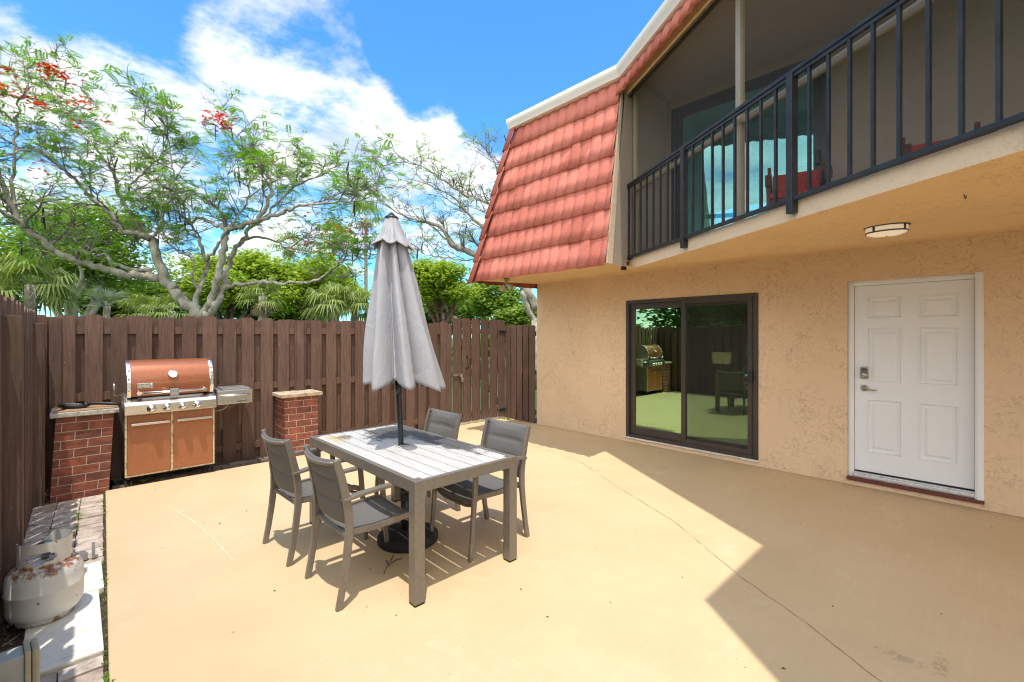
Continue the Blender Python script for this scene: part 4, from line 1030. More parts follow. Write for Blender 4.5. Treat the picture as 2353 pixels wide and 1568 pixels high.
canopy(48,2.40,lambda a,f_:1.225-.035*f_+.018*math.sin(3*a+1)-.02*math.cos(a+YAW),lambda u,a:(.060+.172*u**.9)*(1+.14*u*math.cos(a+YAW-.1)),lambda u:.40-.02*u,'canopy')
canopy(16,2.52,lambda a,f_:2.295-.018*f_+.012*math.sin(2*a),lambda u,a:.045+.092*u**1.1+.012*u**4,lambda u:.05+.085*u**1.4,'vent_cap',lambda u:-.2)
for k in range(8):
    a=ribs[k]; mb=MB(); pts=[]
    for u in (0,.25,.5,.75,1):
        z=2.36+(1.20-2.36)*u; r_=.03+.17*u; c=up_(z); pts.append((c.x+r_*math.cos(a+.25*u),c.y+r_*math.sin(a+.25*u),z))
    mb.tube(pts,.006,6); mb.obj('rib', M['polepaint'], um)
ub=thing('umbrella_base','round black umbrella stand on the patio under the table','umbrella stand',(1.872,3.13,0))
mb=MB(); mb.lathe([(0,0),(.225,0),(.232,.012),(.232,.045),(.222,.058),(.19,.064),(.10,.078),(.05,.085),(0,.085)],48,Matrix.Translation((1.872,3.13,0))); mb.obj('weight', M['rubber'], ub)
mb=MB(); mb.tube([(1.866,3.14,.08),(1.862,3.152,.40)],.029,16); mb.tube([(1.863,3.15,.36),(1.863,3.15,.40)],.034,16); mb.tube([(1.83,3.12,.33),(1.80,3.10,.33)],.008,6); mb.obj('sleeve', M['polepaint'], ub)

# ------------------------------------------------------------------ gas tank
TC=Vector((-.128,3.70,.006))
tk=thing('gas_tank','rusty white propane tank standing on the pale slab by the left fence','gas tank',TC)
T=Matrix.Translation(TC)
mb=MB(); mb.lathe([(.095,.052),(.09,.028),(.155*.55,.045)],40,T) if False else None
prof=[(0,.012),(.07,.014),(.115,.022),(.142,.038),(.156,.062),(.161,.092),(.162,.172),(.1645,.176),(.1645,.184),(.162,.188),(.161,.240),(.156,.268),(.142,.293),(.115,.312),(.07,.323),(0,.326)]
mb.lathe(prof,56,T); mb.obj('body', M['tank'], tk)
mb=MB(); mb.lathe([(.112,.0),(.118,.0),(.120,.03),(.114,.03),(.112,.0)],40,T); mb.obj('foot_ring', M['tank'], tk)
# collar with hand holes
mb=MB(); n=96; m_=14; a0,a1=R(-205),R(95)
for rad in (.112,.108):
    for k in range(n):
        u0,u1=k/n,(k+1)/n; aa,ab=a0+(a1-a0)*u0,a0+(a1-a0)*u1
        def top(u): e_=min(u,1-u); return .445-(.055*(1-e_/.10)**2 if e_<.10 else 0)
        for j in range(m_):
            am=(aa+ab)/2; zm=.300+(j+.5)/m_*.145
            if any(((am-c_)/R(36))**2+((zm-.365)/.030)**2<1 for c_ in (R(-100),R(20))): continue
            za0,za1=.300+(top(u0)-.300)*j/m_,.300+(top(u0)-.300)*(j+1)/m_; zb0,zb1=.300+(top(u1)-.300)*j/m_,.300+(top(u1)-.300)*(j+1)/m_
            mb.add([T@Vector((rad*math.cos(aa),rad*math.sin(aa),za0)),T@Vector((rad*math.cos(ab),rad*math.sin(ab),zb0)),T@Vector((rad*math.cos(ab),rad*math.sin(ab),zb1)),T@Vector((rad*math.cos(aa),rad*math.sin(aa),za1))],[(0,1,2,3)],True)
mb.obj('collar', M['tank'], tk, recalc=False)
mb=MB(); mb.tube([TC+Vector((0,0,.32)),TC+Vector((0,0,.40))],.016,10); mb.tube([TC+Vector((-.005,0,.36)),TC+Vector((.055,-.03,.36))],.015,10); mb.lathe([(0,.40),(.028,.40),(.032,.408),(.028,.418),(0,.42)],12,T); mb.obj('valve', M['nickel'], tk)

# outlet box, post stub, loose plates
pb=thing('outlet_box','grey weatherproof outlet box with tan hinged cover at the lower left','outlet box',(-.16,2.9,0))
Mx=Matrix.Translation((-.165,2.80,0))@Matrix.Rotation(R(6),4,'Z')
mb=MB(); mb.bbox((-.085,-.045,.02),(.005,.055,.275),.006,Mx); mb.obj('box', M['gasket'], pb)
mb=MB(); mb.bbox((.005,-.055,.012),(.024,.065,.288),.005,Mx); mb.bbox((-.03,.055,.16),(.01,.068,.20),.003,Mx); mb.obj('flange', M['tanbox'], pb)
mb=MB(); mb.bbox((.026,-.052,.015),(.050,.062,.286),.010,Mx); mb.obj('cover', M['tanbox'], pb)
mb=MB(); mb.bbox((-.215,-.05,-.04),(-.087,.06,.262),.008,Mx); tag(mb.obj('post_stub', M['peel']), 'low post stub with peeling white paint carrying the outlet box', 'post')
mb=MB(); mb.bbox((-.05,-.032,0),(.05,.032,.004),.001,Matrix.Translation((.045,2.66,.004))@Matrix.Rotation(.3,4,'Z')@Matrix.Rotation(.12,4,'Y')); tag(mb.obj('metal_plate', M['alu']), 'loose pale metal plate lying among weeds at the patio edge', 'plate')
mb=MB(); mb.bbox((-.022,-.03,0),(.022,.03,.05),.003,Matrix.Translation((.03,4.46,.0))@Matrix.Rotation(.3,4,'Z')); mb.bbox((.05,-.03,0),(.068,.02,.10),.002,Matrix.Translation((.03,4.46,.0))); tag(mb.obj('metal_bracket', M['castgrey']), 'small rusty metal bracket standing on the pavers behind the tank', 'bracket')
mb=MB(); q=at(855,1300,3.1)
base=Vector((1.56,2.87,.004))
for k,(dx,dy) in enumerate(((.10,.10),(.12,.02),(-.08,-.09),(.02,.07))): mb.tube([base,base+Vector((dx*.5,dy*.45,.012)),base+Vector((dx,dy,.004))],.003,4)
tag(mb.obj('twig', M['bark_dark']), 'small forked twig fallen on the patio under the table', 'twig')

# ------------------------------------------------------------------ weeds
rr=random.Random(31); mb=MB()
def tuft(mb,x,y_,n,s,z=0):
    for k in range(n):
        a=rr.uniform(0,2*PI); l=s*rr.uniform(.5,1.2); d=Vector((math.cos(a),math.sin(a),rr.uniform(.3,1.4))).normalized(); w=Vector((-math.sin(a),math.cos(a),0))*l*.14
        p_=Vector((x+rr.gauss(0,s*.2),y_+rr.gauss(0,s*.2),z)); m_=p_+d*l*.55; e_=p_+d*l-Vector((0,0,l*.2))
        mb.add([p_,m_-w,e_,m_+w],[(0,1,2,3)])
for k in range(70):
    y_=rr.uniform(2.35,6.2); x=.108+(y_-2.8)*.031+rr.uniform(-.016,.004); tuft(mb,x,y_,rr.randint(3,7),rr.uniform(.012,.032),-.01)
for k in range(14): tuft(mb,.085+rr.uniform(-.03,.015),rr.uniform(2.5,2.8),7,.045,-.01)
for k in range(18): tuft(mb,-.01+rr.uniform(-.01,.01)+.03*rr.random(),rr.uniform(4.45,6.1),5,.028,-.005)
for k in range(10): tuft(mb,5.9+rr.uniform(-.08,.05),6.3+rr.uniform(-.1,.1),6,.05,0)
tag(mb.obj('weeds', M['weed']), 'low weeds in the joint along the patio edge and pavers', 'weeds', kind='stuff')
wp=thing('weed_plant','small light green weed growing from the pavers before the grill','plant',(.535,6.31,0)); mb=MB()
for k in range(7):
    a=2*PI*k/7+.3; d=Vector((math.cos(a),math.sin(a),.5)); p_=Vector((.535,6.31,.01)); w=Vector((-math.sin(a),math.cos(a),0))*.014; mb.add([p_,p_+d*.03-w,p_+d*.055,p_+d*.03+w],[(0,1,2,3)])
mb.obj('leaves', M['weed'], wp)
mb=MB(); rr=random.Random(77)
for k in range(1500):
    if rr.random()<.6: x,y_=rr.uniform(-.31,-.12),rr.uniform(1.5,6.6)
    else: x,y_=rr.uniform(.3,4.6),rr.uniform(6.55,6.78)
    a=rr.uniform(0,PI); l=rr.uniform(.006,.025); d=Vector((math.cos(a)*l,math.sin(a)*l,rr.uniform(-.4,.4)*l)); w=Vector((-math.sin(a),math.cos(a),0))*l*rr.uniform(.12,.35); p_=Vector((x,y_,-.022+rr.uniform(0,.012)))
    mb.add([p_-d,p_-w,p_+d,p_+w],[(0,1,2,3)])
tag(mb.obj('leaf_litter', M['thatch']), 'dry leaf litter and mulch chips along the foot of the fences', 'litter', kind='stuff')

# ------------------------------------------------------------------ trees
def smooth_path(P, n=5):
    out=[]; P=[Vector(p) for p in P]
    for i in range(len(P)-1):
        p0=P[max(i-1,0)];p1=P[i];p2=P[i+1];p3=P[min(i+2,len(P)-1)]
        for k in range(n):
            t_=k/n; out.append(.5*((2*p1)+(p2-p0)*t_+(2*p0-5*p1+4*p2-p3)*t_*t_+(3*p1-p0-3*p2+p3)*t_**3))
    out.append(P[-1]); return out
def frond(mb, p, d, L, rr, pairs=7):
    d=d.normalized(); side=d.cross(Vector((0,0,1)))
    if side.length<.1: side=Vector((1,0,0))
    side.normalize(); up=side.cross(d); a=rr.uniform(-.5,.5); side=(side*math.cos(a)+up*math.sin(a))
    for k in range(pairs):
        u=(k+1)/pairs; q=p+d*L*u-Vector((0,0,L*.25*u*u)); ll=L*.36*(1-.55*abs(u-.45))
        for s in (-1,1):
            dr=(side*s+d*.55).normalized(); w=d*(L*.062); e=q+dr*ll-Vector((0,0,ll*.2))
            m_=q+dr*ll*.5; mb.add([q,m_-w,e,m_+w],[(0,1,2,3)])
def sub_branch(tr, lv, p, d, L, r, rr, depth, dens, up=.05):
    n=5; pts=[p]; dirs=[]; dd=d.normalized()
    for k in range(n):
        dd=(dd+Vector((rr.gauss(0,.22),rr.gauss(0,.22),rr.gauss(up,.18)))).normalized(); pts.append(pts[-1]+dd*L/n); dirs.append(dd)
    tr.tube(pts,[r*(1-.75*k/n) for k in range(n+1)],4 if r<.02 else 5,False)
    if depth>0:
        m=dens[depth]
        for k in range(m):
            i=rr.randint(1,n-1); a=dirs[i-1]; o=a.orthogonal(); o.rotate(Matrix.Rotation(rr.uniform(0,2*PI),3,a)); o.z*=.55
            sub_branch(tr,lv,pts[i],(a*.75+o*rr.uniform(.5,1.0)),L*rr.uniform(.4,.7),max(.0055,r*.5),rr,depth-1,dens,up*.6)
    if depth<=1: lv.append((pts[-1],dirs[-1])); 
    if depth==0:
        lv.append((pts[2],dirs[2]))
def flame_tree(name, label, base_px, limbs, d0, seed, leaf_p, flowers, dens, spread, sub_len, Lf, root_z=-.06, npods=40, rscale=1.0, leaf_pairs=7):
    rr=random.Random(seed); tr=MB(); tw=MB(); ends=[]; base=at(*base_px,d0)
    th=thing(name,label,'tree',(base.x,base.y,root_z))
    for (pts,r0,r1,s0) in limbs:
        P=smooth_path([at(x,y,d) for x,y,d in pts],5); m=len(P)
        for q in P[1:-1]: q += Vector((rr.gauss(0,.02),rr.gauss(0,.02),rr.gauss(0,.02)))
        rad=[(r0+(r1-r0)*(i/(m-1))**.8)*rscale*rr.uniform(.93,1.09) for i in range(m)]; tr.tube(P,rad,9 if r0>.06 else 6)
        L=sum((P[i+1]-P[i]).length for i in range(m-1)); acc=0; nxt=L*s0
        for i in range(m-1):
            acc+=(P[i+1]-P[i]).length
            while acc>nxt:
                t_=(P[i+1]-P[i]).normalized(); o=t_.orthogonal(); o.rotate(Matrix.Rotation(rr.uniform(0,2*PI),3,t_)); o.z=abs(o.z)*.8 if rr.random()<.75 else o.z*.4
                f_=acc/L; sub_branch(tw,ends,P[i+1],t_*.75+o*.8,sub_len*rr.uniform(.6,1.25)*(1.15-.35*f_),max(.014,rad[i]*.5 if rad[i]<.05 else .028),rr,2,dens)
                nxt+=spread*rr.uniform(.6,1.4)
        sub_branch(tw,ends,P[-1],(P[-1]-P[-2]),sub_len*.8,r1*.8*rscale,rr,2,dens)
    tr.tube([Vector((base.x,base.y,root_z)),Vector((base.x+.02,base.y,.6)),base],[limbs[0][1]*1.55*rscale,limbs[0][1]*1.35*rscale,limbs[0][1]*1.2*rscale],12)
    tr.obj('trunk', M['bark_pale'], th); tw.obj('twigs', M['bark_twig'], th)
    lf=MB()
    for (p,d) in ends:
        if rr.random()<leaf_p:
            for k in range(rr.randint(1,3)):
                dd=(d*.6+Vector((rr.gauss(0,.8),rr.gauss(0,.8),rr.gauss(.0,.22)))).normalized(); frond(lf,p,dd,Lf*rr.uniform(.6,1.2),rr,leaf_pairs)
    lf.obj('crown', M['leaf_flame'], th, recalc=False)
    fl=MB()
    for (x,y,d,s,n) in flowers:
        c=at(x,y,d)
        for k in range(n):
            p=c+Vector((rr.gauss(0,s),rr.gauss(0,s),rr.gauss(0,s*.5)))
            for m in range(4):
                a=rr.uniform(0,2*PI); v=Vector((math.cos(a),math.sin(a),rr.uniform(-.2,.6)))*.05; w=Vector((-math.sin(a),math.cos(a),0))*.028
                fl.add([p,p+v*.6-w,p+v,p+v*.6+w],[(0,1,2,3)])
    if flowers: fl.obj('blossoms', M['bloom'], th, recalc=False)
    if npods:
        me=None; low=[e for e in ends]
        for k in range(npods):
            p,d=rr.choice(low); l=rr.uniform(.24,.42)
            if me is None:
                pm=MB(); pts=[(0,0,0),(.005,.0,-.05),(.012,0,-.25),(.006,0,-.36)]; vs=[]
                for (x,y_,z) in pts:
                    w=.018 if -.3<z<-.02 else .006; vs+=[(x-w,-.005,z),(x+w,-.005,z),(x+w,.005,z),(x-w,.005,z)]
                fs=[(0,1,2,3),(12,15,14,13)]
                for i in range(3):
                    for q in range(4): fs.append((i*4+q,i*4+(q+1)%4,(i+1)*4+(q+1)%4,(i+1)*4+q))
                pm.add(vs,fs); ob=pm.obj('seed_pod', M['pod'], None); me=ob.data; ob.parent=th
            else:
                ob=bpy.data.objects.new('seed_pod',me); C.objects.link(ob); ob.parent=th
            ob.location=p-Vector((base.x,base.y,root_z)); ob.rotation_euler=(rr.gauss(0,.12),rr.gauss(0,.12),rr.uniform(0,PI)); ob.scale=(1,1,l/.36)
    return th
h=.5
def c2v(L): return [(x*h,y*h,d) for x,y,d in L]
limbs=[
 (c2v([(930,1460,10),(860,1395,10),(800,1340,9.95),(755,1275,9.9),(722,1185,9.9),(692,1100,9.9)]),.17,.115,.9),
 (c2v([(755,1278,9.9),(690,1278,9.8),(560,1258,9.6),(430,1225,9.4),(330,1190,9.2),(240,1145,9.0),(160,1085,8.8),(95,1030,8.6),(40,930,8.5),(0,830,8.4),(-40,740,8.3)]),.12,.05,.35),
 (c2v([(105,1040,8.6),(50,1000,8.4),(0,975,8.2),(-80,940,8)]),.06,.035,.4),
 (c2v([(690,1245,9.8),(600,1238,10.1),(520,1215,10.3),(480,1170,10.4),(405,1168,10.5),(350,1110,10.6),(280,1060,10.8),(190,1010,11),(90,985,11.2)]),.065,.02,.45),
 (c2v([(692,1100,9.9),(640,1080,9.7),(560,1062,9.5),(530,1020,9.4),(490,965,9.3),(430,925,9.2),(385,870,9.1),(330,815,9.0),(260,755,8.9),(180,700,8.8),(90,695,8.6),(0,720,8.4)]),.075,.025,.3),
 (c2v([(692,1100,9.9),(655,1065,10),(605,985,10.1),(560,930,10.2),(540,860,10.3),(520,790,10.4),(455,700,10.5),(420,610,10.5),(330,520,10.4),(200,440,10.3)]),.085,.018,.3),
 (c2v([(700,1095,9.9),(735,1045,9.8),(748,970,9.7),(780,900,9.6),(800,830,9.5),(790,740,9.4),(770,620,9.4)]),.05,.012,.35),
 (c2v([(890,1420,10),(905,1345,10),(940,1275,10.1),(955,1225,10.15),(930,1150,10.2),(905,1090,10.2),(880,1040,10.3),(860,960,10.4),(800,890,10.5)]),.085,.02,.55),
 (c2v([(905,1330,10),(885,1270,9.9),(890,1205,9.8),(855,1170,9.7),(820,1165,9.7)]),.045,.015,.7),
 (c2v([(930,1450,10),(965,1385,10),(1000,1295,9.9),(1015,1200,9.9),(1032,1110,9.8),(1040,1050,9.8)]),.12,.08,.9),
 (c2v([(1040,1055,9.8),(1100,1045,9.7),(1180,1010,9.6),(1225,945,9.5),(1250,855,9.5),(1225,790,9.5),(1200,740,9.5),(1130,670,9.5),(1040,590,9.5)]),.085,.012,.4),
 (c2v([(1035,1050,9.8),(970,1030,9.9),(920,1000,10),(855,1030,10.1),(780,1035,10.2),(690,960,10.3),(640,880,10.3)]),.06,.016,.35),
 (c2v([(950,1200,10.1),(1000,1135,9.9),(1040,1060,9.7),(1120,960,9.6),(1150,860,9.5),(1130,760,9.4)]),.05,.014,.5),
 (c2v([(940,1460,10),(1000,1400,10.05),(1025,1330,10.1),(1040,1240,10.2),(1075,1160,10.3),(1110,1110,10.4),(1140,1060,10.5),(1220,1000,10.6),(1300,900,10.7),(1420,830,10.8),(1560,760,10.9)]),.12,.016,.5),
 (c2v([(1105,1115,10.4),(1170,1090,10.5),(1250,1105,10.6),(1340,1140,10.7),(1440,1160,10.8),(1540,1170,10.9)]),.05,.012,.35),
 (c2v([(1020,1330,10.1),(1110,1308,10),(1200,1296,9.9),(1280,1300,9.8),(1420,1300,9.6),(1490,1270,9.5),(1550,1215,9.4),(1620,1188,9.3),(1700,1190,9.2)]),.07,.016,.6),
 (c2v([(1190,1005,9.6),(1290,985,9.5),(1340,958,9.4),(1400,940,9.3),(1500,935,9.2),(1590,925,9.1),(1690,910,9.0),(1745,850,8.9)]),.06,.008,.3),
 (c2v([(560,930,10.2),(620,830,10.0),(700,760,9.8),(760,680,9.6),(780,590,9.5)]),.035,.008,.3),
 (c2v([(70,1000,8.6),(60,860,8.6),(60,720,8.6),(75,600,8.6),(80,480,8.6),(150,400,8.6),(250,340,8.6)]),.05,.012,.3),
]
fl=[(125,165,8.4,.14,50),(15,160,8.5,.08,14),(8,212,8.4,.10,18),(45,222,8.6,.14,26),(90,242,8.7,.10,22),(190,235,10.3,.14,20),(160,232,10.2,.08,10),(250,280,9.5,.04,4),(505,277,9.3,.15,60),(830,537,9.2,.12,22),(795,520,9.5,.2,16),(740,500,9.6,.2,10),(65,405,8.6,.2,10),(85,380,8.6,.25,9),(180,290,9.5,.15,8),(700,560,9.6,.2,8),(620,370,9.8,.1,5),(180,520,9.5,.06,3),(745,540,9.4,.2,8)]
flame_tree('flame_tree','wide spreading flame tree with pale limbs, red blossoms and sparse feathery leaves behind the fence',(467,735),limbs,10,5,.22,fl,[0,4,8],.27,.92,.20,rscale=.74,npods=32)
d_=14
limbs2=[
 (c2v([(2470,1420,14),(2410,1320,14),(2330,1235,14),(2235,1185,14),(2150,1155,14),(2080,1125,13.9),(2040,1060,13.8),(1960,1020,13.7),(1890,1005,13.6),(1800,960,13.5)]),.16,.02,.35),
 (c2v([(2410,1320,14),(2420,1200,14.1),(2340,1110,14.1),(2260,1060,14.1),(2190,1020,14.1),(2130,960,14.1),(2080,900,14),(1990,860,14)]),.10,.018,.3),
 (c2v([(2420,1200,14.1),(2400,1050,14.3),(2340,960,14.3),(2230,930,14.3),(2130,890,14.2),(2020,820,14.1),(1920,760,14),(1790,740,14)]),.08,.012,.25),
 (c2v([(2400,1050,14.3),(2370,900,14.4),(2300,800,14.4),(2250,700,14.4)]),.06,.012,.3),
 (c2v([(2240,1180,14),(2130,1195,13.8),(2030,1185,13.6),(1950,1170,13.5)]),.035,.01,.3),
 (c2v([(2400,1340,14),(2440,1450,14.0),(2480,1500,14)]),.1,.08,.95),
]
fl2=[(1145,370,14.4,.12,14),(1115,385,14.4,.08,6),(1160,365,14.4,.08,6),(1125,352,14.4,.05,3)]
flame_tree('flame_tree','nearly bare flame tree with many fine twigs behind the house end',(1235,735),limbs2,14,8,.12,fl2,[0,5,5],.32,1.15,.20,npods=16,leaf_pairs=5)

def leafy(name,label,cx,cy_top,cy_bot,hw,d,matleaf,matbark,seed,nclump,leaf,cl_r,trunk_px=None,flat=.8,shape=None,fill=.55,limbs=7,thick=None):
    rr=random.Random(seed); topz=at(cx,cy_top,d).z; botz=at(cx,cy_bot,d).z; c=at(cx,0,d); W=hw*d/FPX; Hh=(topz-botz)/2; cz=(topz+botz)/2
    base=Vector((c.x,c.y,-.06)) if trunk_px is None else at(trunk_px,HY,d); base.z=-.06
    th=thing(name,label,'tree',base); tr=MB(); lf=MB(); n=26 if leaf>.15 else 52
    dp=W*.8 if thick is None else thick
    lobes=[(Vector((rr.uniform(-.62,.62),rr.uniform(-.6,.6),rr.uniform(-.35,.62))),rr.uniform(.22,.50)) for _ in range(17)]
    pts=[]
    for k in range(nclump):
        lc,lr=rr.choice(lobes); v=Vector((rr.gauss(0,1),rr.gauss(0,1),rr.gauss(.25,1))).normalized()*lr*(rr.random()**.28)
        q=lc+v; P=Vector((0,0,cz))+Vector((c.x,c.y,0))+RT*(q.x*W)+FW*(q.y*dp)+Vector((0,0,q.z*Hh))
        pts.append(P)
    for P in pts:
        for k in range(n):
            p=P+Vector((rr.gauss(0,cl_r),rr.gauss(0,cl_r),rr.gauss(0,cl_r*.55)))
            a=rr.uniform(0,2*PI); nn=Vector((rr.gauss(0,.55),rr.gauss(0,.55),1)).normalized(); u=Vector((math.cos(a),math.sin(a),0)); u=(u-nn*u.dot(nn)).normalized(); w=nn.cross(u); s=leaf*rr.uniform(.5,1.4)
            lf.add([p-u*s,p-w*s*.5,p+u*s,p+w*s*.5],[(0,1,2,3)])
    tr_r=W*.045+.06; fork=Vector((base.x,base.y,max(.5,botz*.5+.2)))
    tr.tube([base,fork*.5+base*.5,fork],[tr_r*1.3,tr_r*1.05,tr_r],9)
    for k in range(limbs):
        P=rr.choice(pts); m1=fork.lerp(P,.35)+Vector((rr.gauss(0,.2),rr.gauss(0,.2),.25)); m2=fork.lerp(P,.7)+Vector((rr.gauss(0,.25),rr.gauss(0,.25),.15))
        Q=smooth_path([fork,m1,m2,P],4); tr.tube(Q,[tr_r*.62*(1-.85*i/(len(Q)-1)) for i in range(len(Q))],6,False)
        for j in range(4):
            i=rr.randint(5,len(Q)-2); e=rr.choice(pts); e=Q[i].lerp(e,.4); tr.tube([Q[i],Q[i].lerp(e,.5)+Vector((0,0,.1)),e],[tr_r*.2,tr_r*.12,.01],4,False)
    tr.obj('trunk',matbark,th); lf.obj('crown',matleaf,th,recalc=False); return th
G='broadleaf trees beyond the fence'
leafy('broadleaf_tree','tall feathery green tree behind the left fan palm',165,445,715,215,17,M['leaf_mid'],M['bark_pale'],41,330,.09,.32,trunk_px=165,limbs=9)
leafy('broadleaf_tree','dense lime green tree directly behind the flame tree fork',520,562,745,125,21,M['leaf_lime'],M['bark_dark'],42,300,.11,.30)
leafy('broadleaf_tree','dense lime green tree between flame tree and umbrella, behind a tall palm',735,592,745,115,22,M['leaf_lime'],M['bark_dark'],43,300,.11,.30)
leafy('round_tree','round crowned tree with reddish twisting limbs right of the umbrella',1018,598,728,86,18,M['leaf_lime'],M['bark_red'],44,230,.085,.22,trunk_px=1020,limbs=12)
leafy('broadleaf_tree','mid green tree showing under the tiled eave',1140,640,740,62,21,M['leaf_mid'],M['bark_dark'],45,160,.10,.25)
leafy('shrub','low rounded green shrub behind the short fence by the house',1195,712,760,48,19,M['leaf_mid'],M['bark_dark'],46,80,.12,.25,limbs=4)
leafy('broadleaf_tree','dark green tree low at the far left, behind the palms',60,560,740,130,24,M['leaf_dark'],M['bark_dark'],47,220,.18,.4)
leafy('broadleaf_tree','shadowy deep green tree low behind the flame tree trunk',330,640,760,150,26,M['leaf_dark'],M['bark_dark'],48,240,.2,.42)
leafy('broadleaf_tree','shadowy deep green tree low behind the slender palms',640,650,765,200,27,M['leaf_dark'],M['bark_dark'],49,260,.2,.42)
leafy('broadleaf_tree','deep green tree low behind the round crowned tree',1010,670,765,130,26,M['leaf_dark'],M['bark_dark'],50,180,.2,.42)
# far treeline
mb=MB(); rr=random.Random(61)
for k in range(26000):
    a=rr.uniform(-1.75,1.75) if k<21000 else rr.uniform(1.75,4.55); d=rr.uniform(34,44); p=Vector((d*math.sin(a+YAW),d*math.cos(a+YAW),0)); p.z=rr.uniform(-.1,2.5+1.3*math.sin(a*9)+.9*math.sin(a*27+1)+.5*math.sin(a*61))
    an=rr.uniform(0,2*PI); u=Vector((math.cos(an),math.sin(an),rr.uniform(-.3,.3)))*rr.uniform(.3,.6); w=Vector((-math.sin(an)*.5,math.cos(an)*.5,rr.uniform(.2,.8)))*rr.uniform(.2,.45)
    mb.add([p-u,p-w,p+u,p+w],[(0,1,2,3)])
tag(mb.obj('treeline', M['leaf_dark'], None, recalc=False),'distant dark green wood along the horizon','wood',kind='stuff')

def fan(mb, p, d, L, rr, nseg=22, droop=.35):
    # costapalmate fan leaf: petiole then radiating narrow folded segments
    d=d.normalized(); pet=L*.9; side=d.cross(Vector((0,0,1)))
    if side.length<.1: side=Vector((1,0,0))
    side.normalize(); up=side.cross(d)
    c=p+d*pet-Vector((0,0,pet*.12)); w0=side*.012; mb.add([p-w0,p+w0,c+w0,c-w0],[(0,1,2,3)])
    for k in range(nseg):
        a=R(-115+230*k/(nseg-1)); v=(d*math.cos(a)+side*math.sin(a)); l=L*(.75+.25*math.cos(a*.6))*rr.uniform(.85,1.1)
        m_=c+v*l*.55+up*.03*L; e=c+v*l-Vector((0,0,l*droop*rr.uniform(.5,1.5))); w=(d*-math.sin(a)+side*math.cos(a))*L*.045
        mb.add([c,m_-w,e,m_+w],[(0,1,2,3)])
def palm(name,label,x,y_c,d,L,n,mat,seed,trunk_r=.12,elev=(-.5,1.2),thatch=False,nseg=20,droop=.35,group='palms beyond the fence'):
    rr=random.Random(seed); c=at(x,y_c,d); base=Vector((c.x+rr.uniform(-.1,.1),c.y,-.06)); th=thing(name,label,'palm',base,group)
    tr=MB(); tr.tube([base,base.lerp(c,.5)+Vector((rr.uniform(-.05,.05),0,0)),c],[trunk_r*1.2,trunk_r,trunk_r*.8],9); tr.obj('trunk',M['palm_bark'],th)
    mb=MB()
    for k in range(n):
        a=2*PI*k/n*2.4+rr.uniform(-.3,.3); e=rr.uniform(*elev); dv=Vector((math.cos(a)*math.cos(e),math.sin(a)*math.cos(e),math.sin(e))); fan(mb,c,dv,L*rr.uniform(.8,1.1),rr,nseg,droop)
    mb.obj('crown',mat,th,recalc=False)
    if thatch:
        mb=MB()
        for k in range(14):
            a=rr.uniform(0,2*PI); dv=Vector((math.cos(a)*.5,math.sin(a)*.5,-1)); fan(mb,c,dv,L*.65,rr,9,.1)
        mb.obj('thatch',M['thatch'],th,recalc=False)
palm('fan_palm','large drooping fan palm rising above the left fence',70,655,11.5,.62,26,M['palm'],71,.14,(-.45,1.2),droop=.6)
palm('fan_palm','silvery blue fan palm low over the fence left of the flame tree',246,704,13,.40,22,M['palm_blue'],72,.10,(-.2,1.3),droop=.08)
palm('fan_palm','yellow green palm low over the fence, left of the flame trunk',330,722,13,.46,20,M['palm'],73,.12,(-.3,1.2),droop=.4)
palm('fan_palm','yellow green palm low over the fence, touching the flame trunk',395,716,12.5,.46,20,M['palm'],74,.12,(-.3,1.2),droop=.4)
palm('fan_palm','palm with a shaggy grey trunk right of the flame trunk',604,682,17,.62,18,M['palm'],75,.17,(-.4,1.2),True,droop=.5)
palm('fan_palm','pale drooping palm over the fence left of the umbrella',770,700,15,.62,24,M['palm'],76,.14,(-.4,1.2),droop=.6)
palm('fan_palm','pale drooping palm over the fence hidden partly by the umbrella',815,706,15.5,.55,18,M['palm'],77,.14,(-.4,1.2),droop=.6)
palm('tall_palm','very tall slender palm just left of the umbrella top',841,497,34,1.0,26,M['leaf_mid'],78,.13,(-.5,1.3),True,nseg=12)
palm('tall_palm','tall slender palm with grey trunk left of the umbrella',768,540,30,.9,24,M['leaf_mid'],79,.14,(-.5,1.3),True,nseg=12)
palm('tall_palm','slender palm half hidden behind the flame tree limbs',664,565,36,.9,22,M['leaf_mid'],80,.12,(-.5,1.3),True,nseg=12)

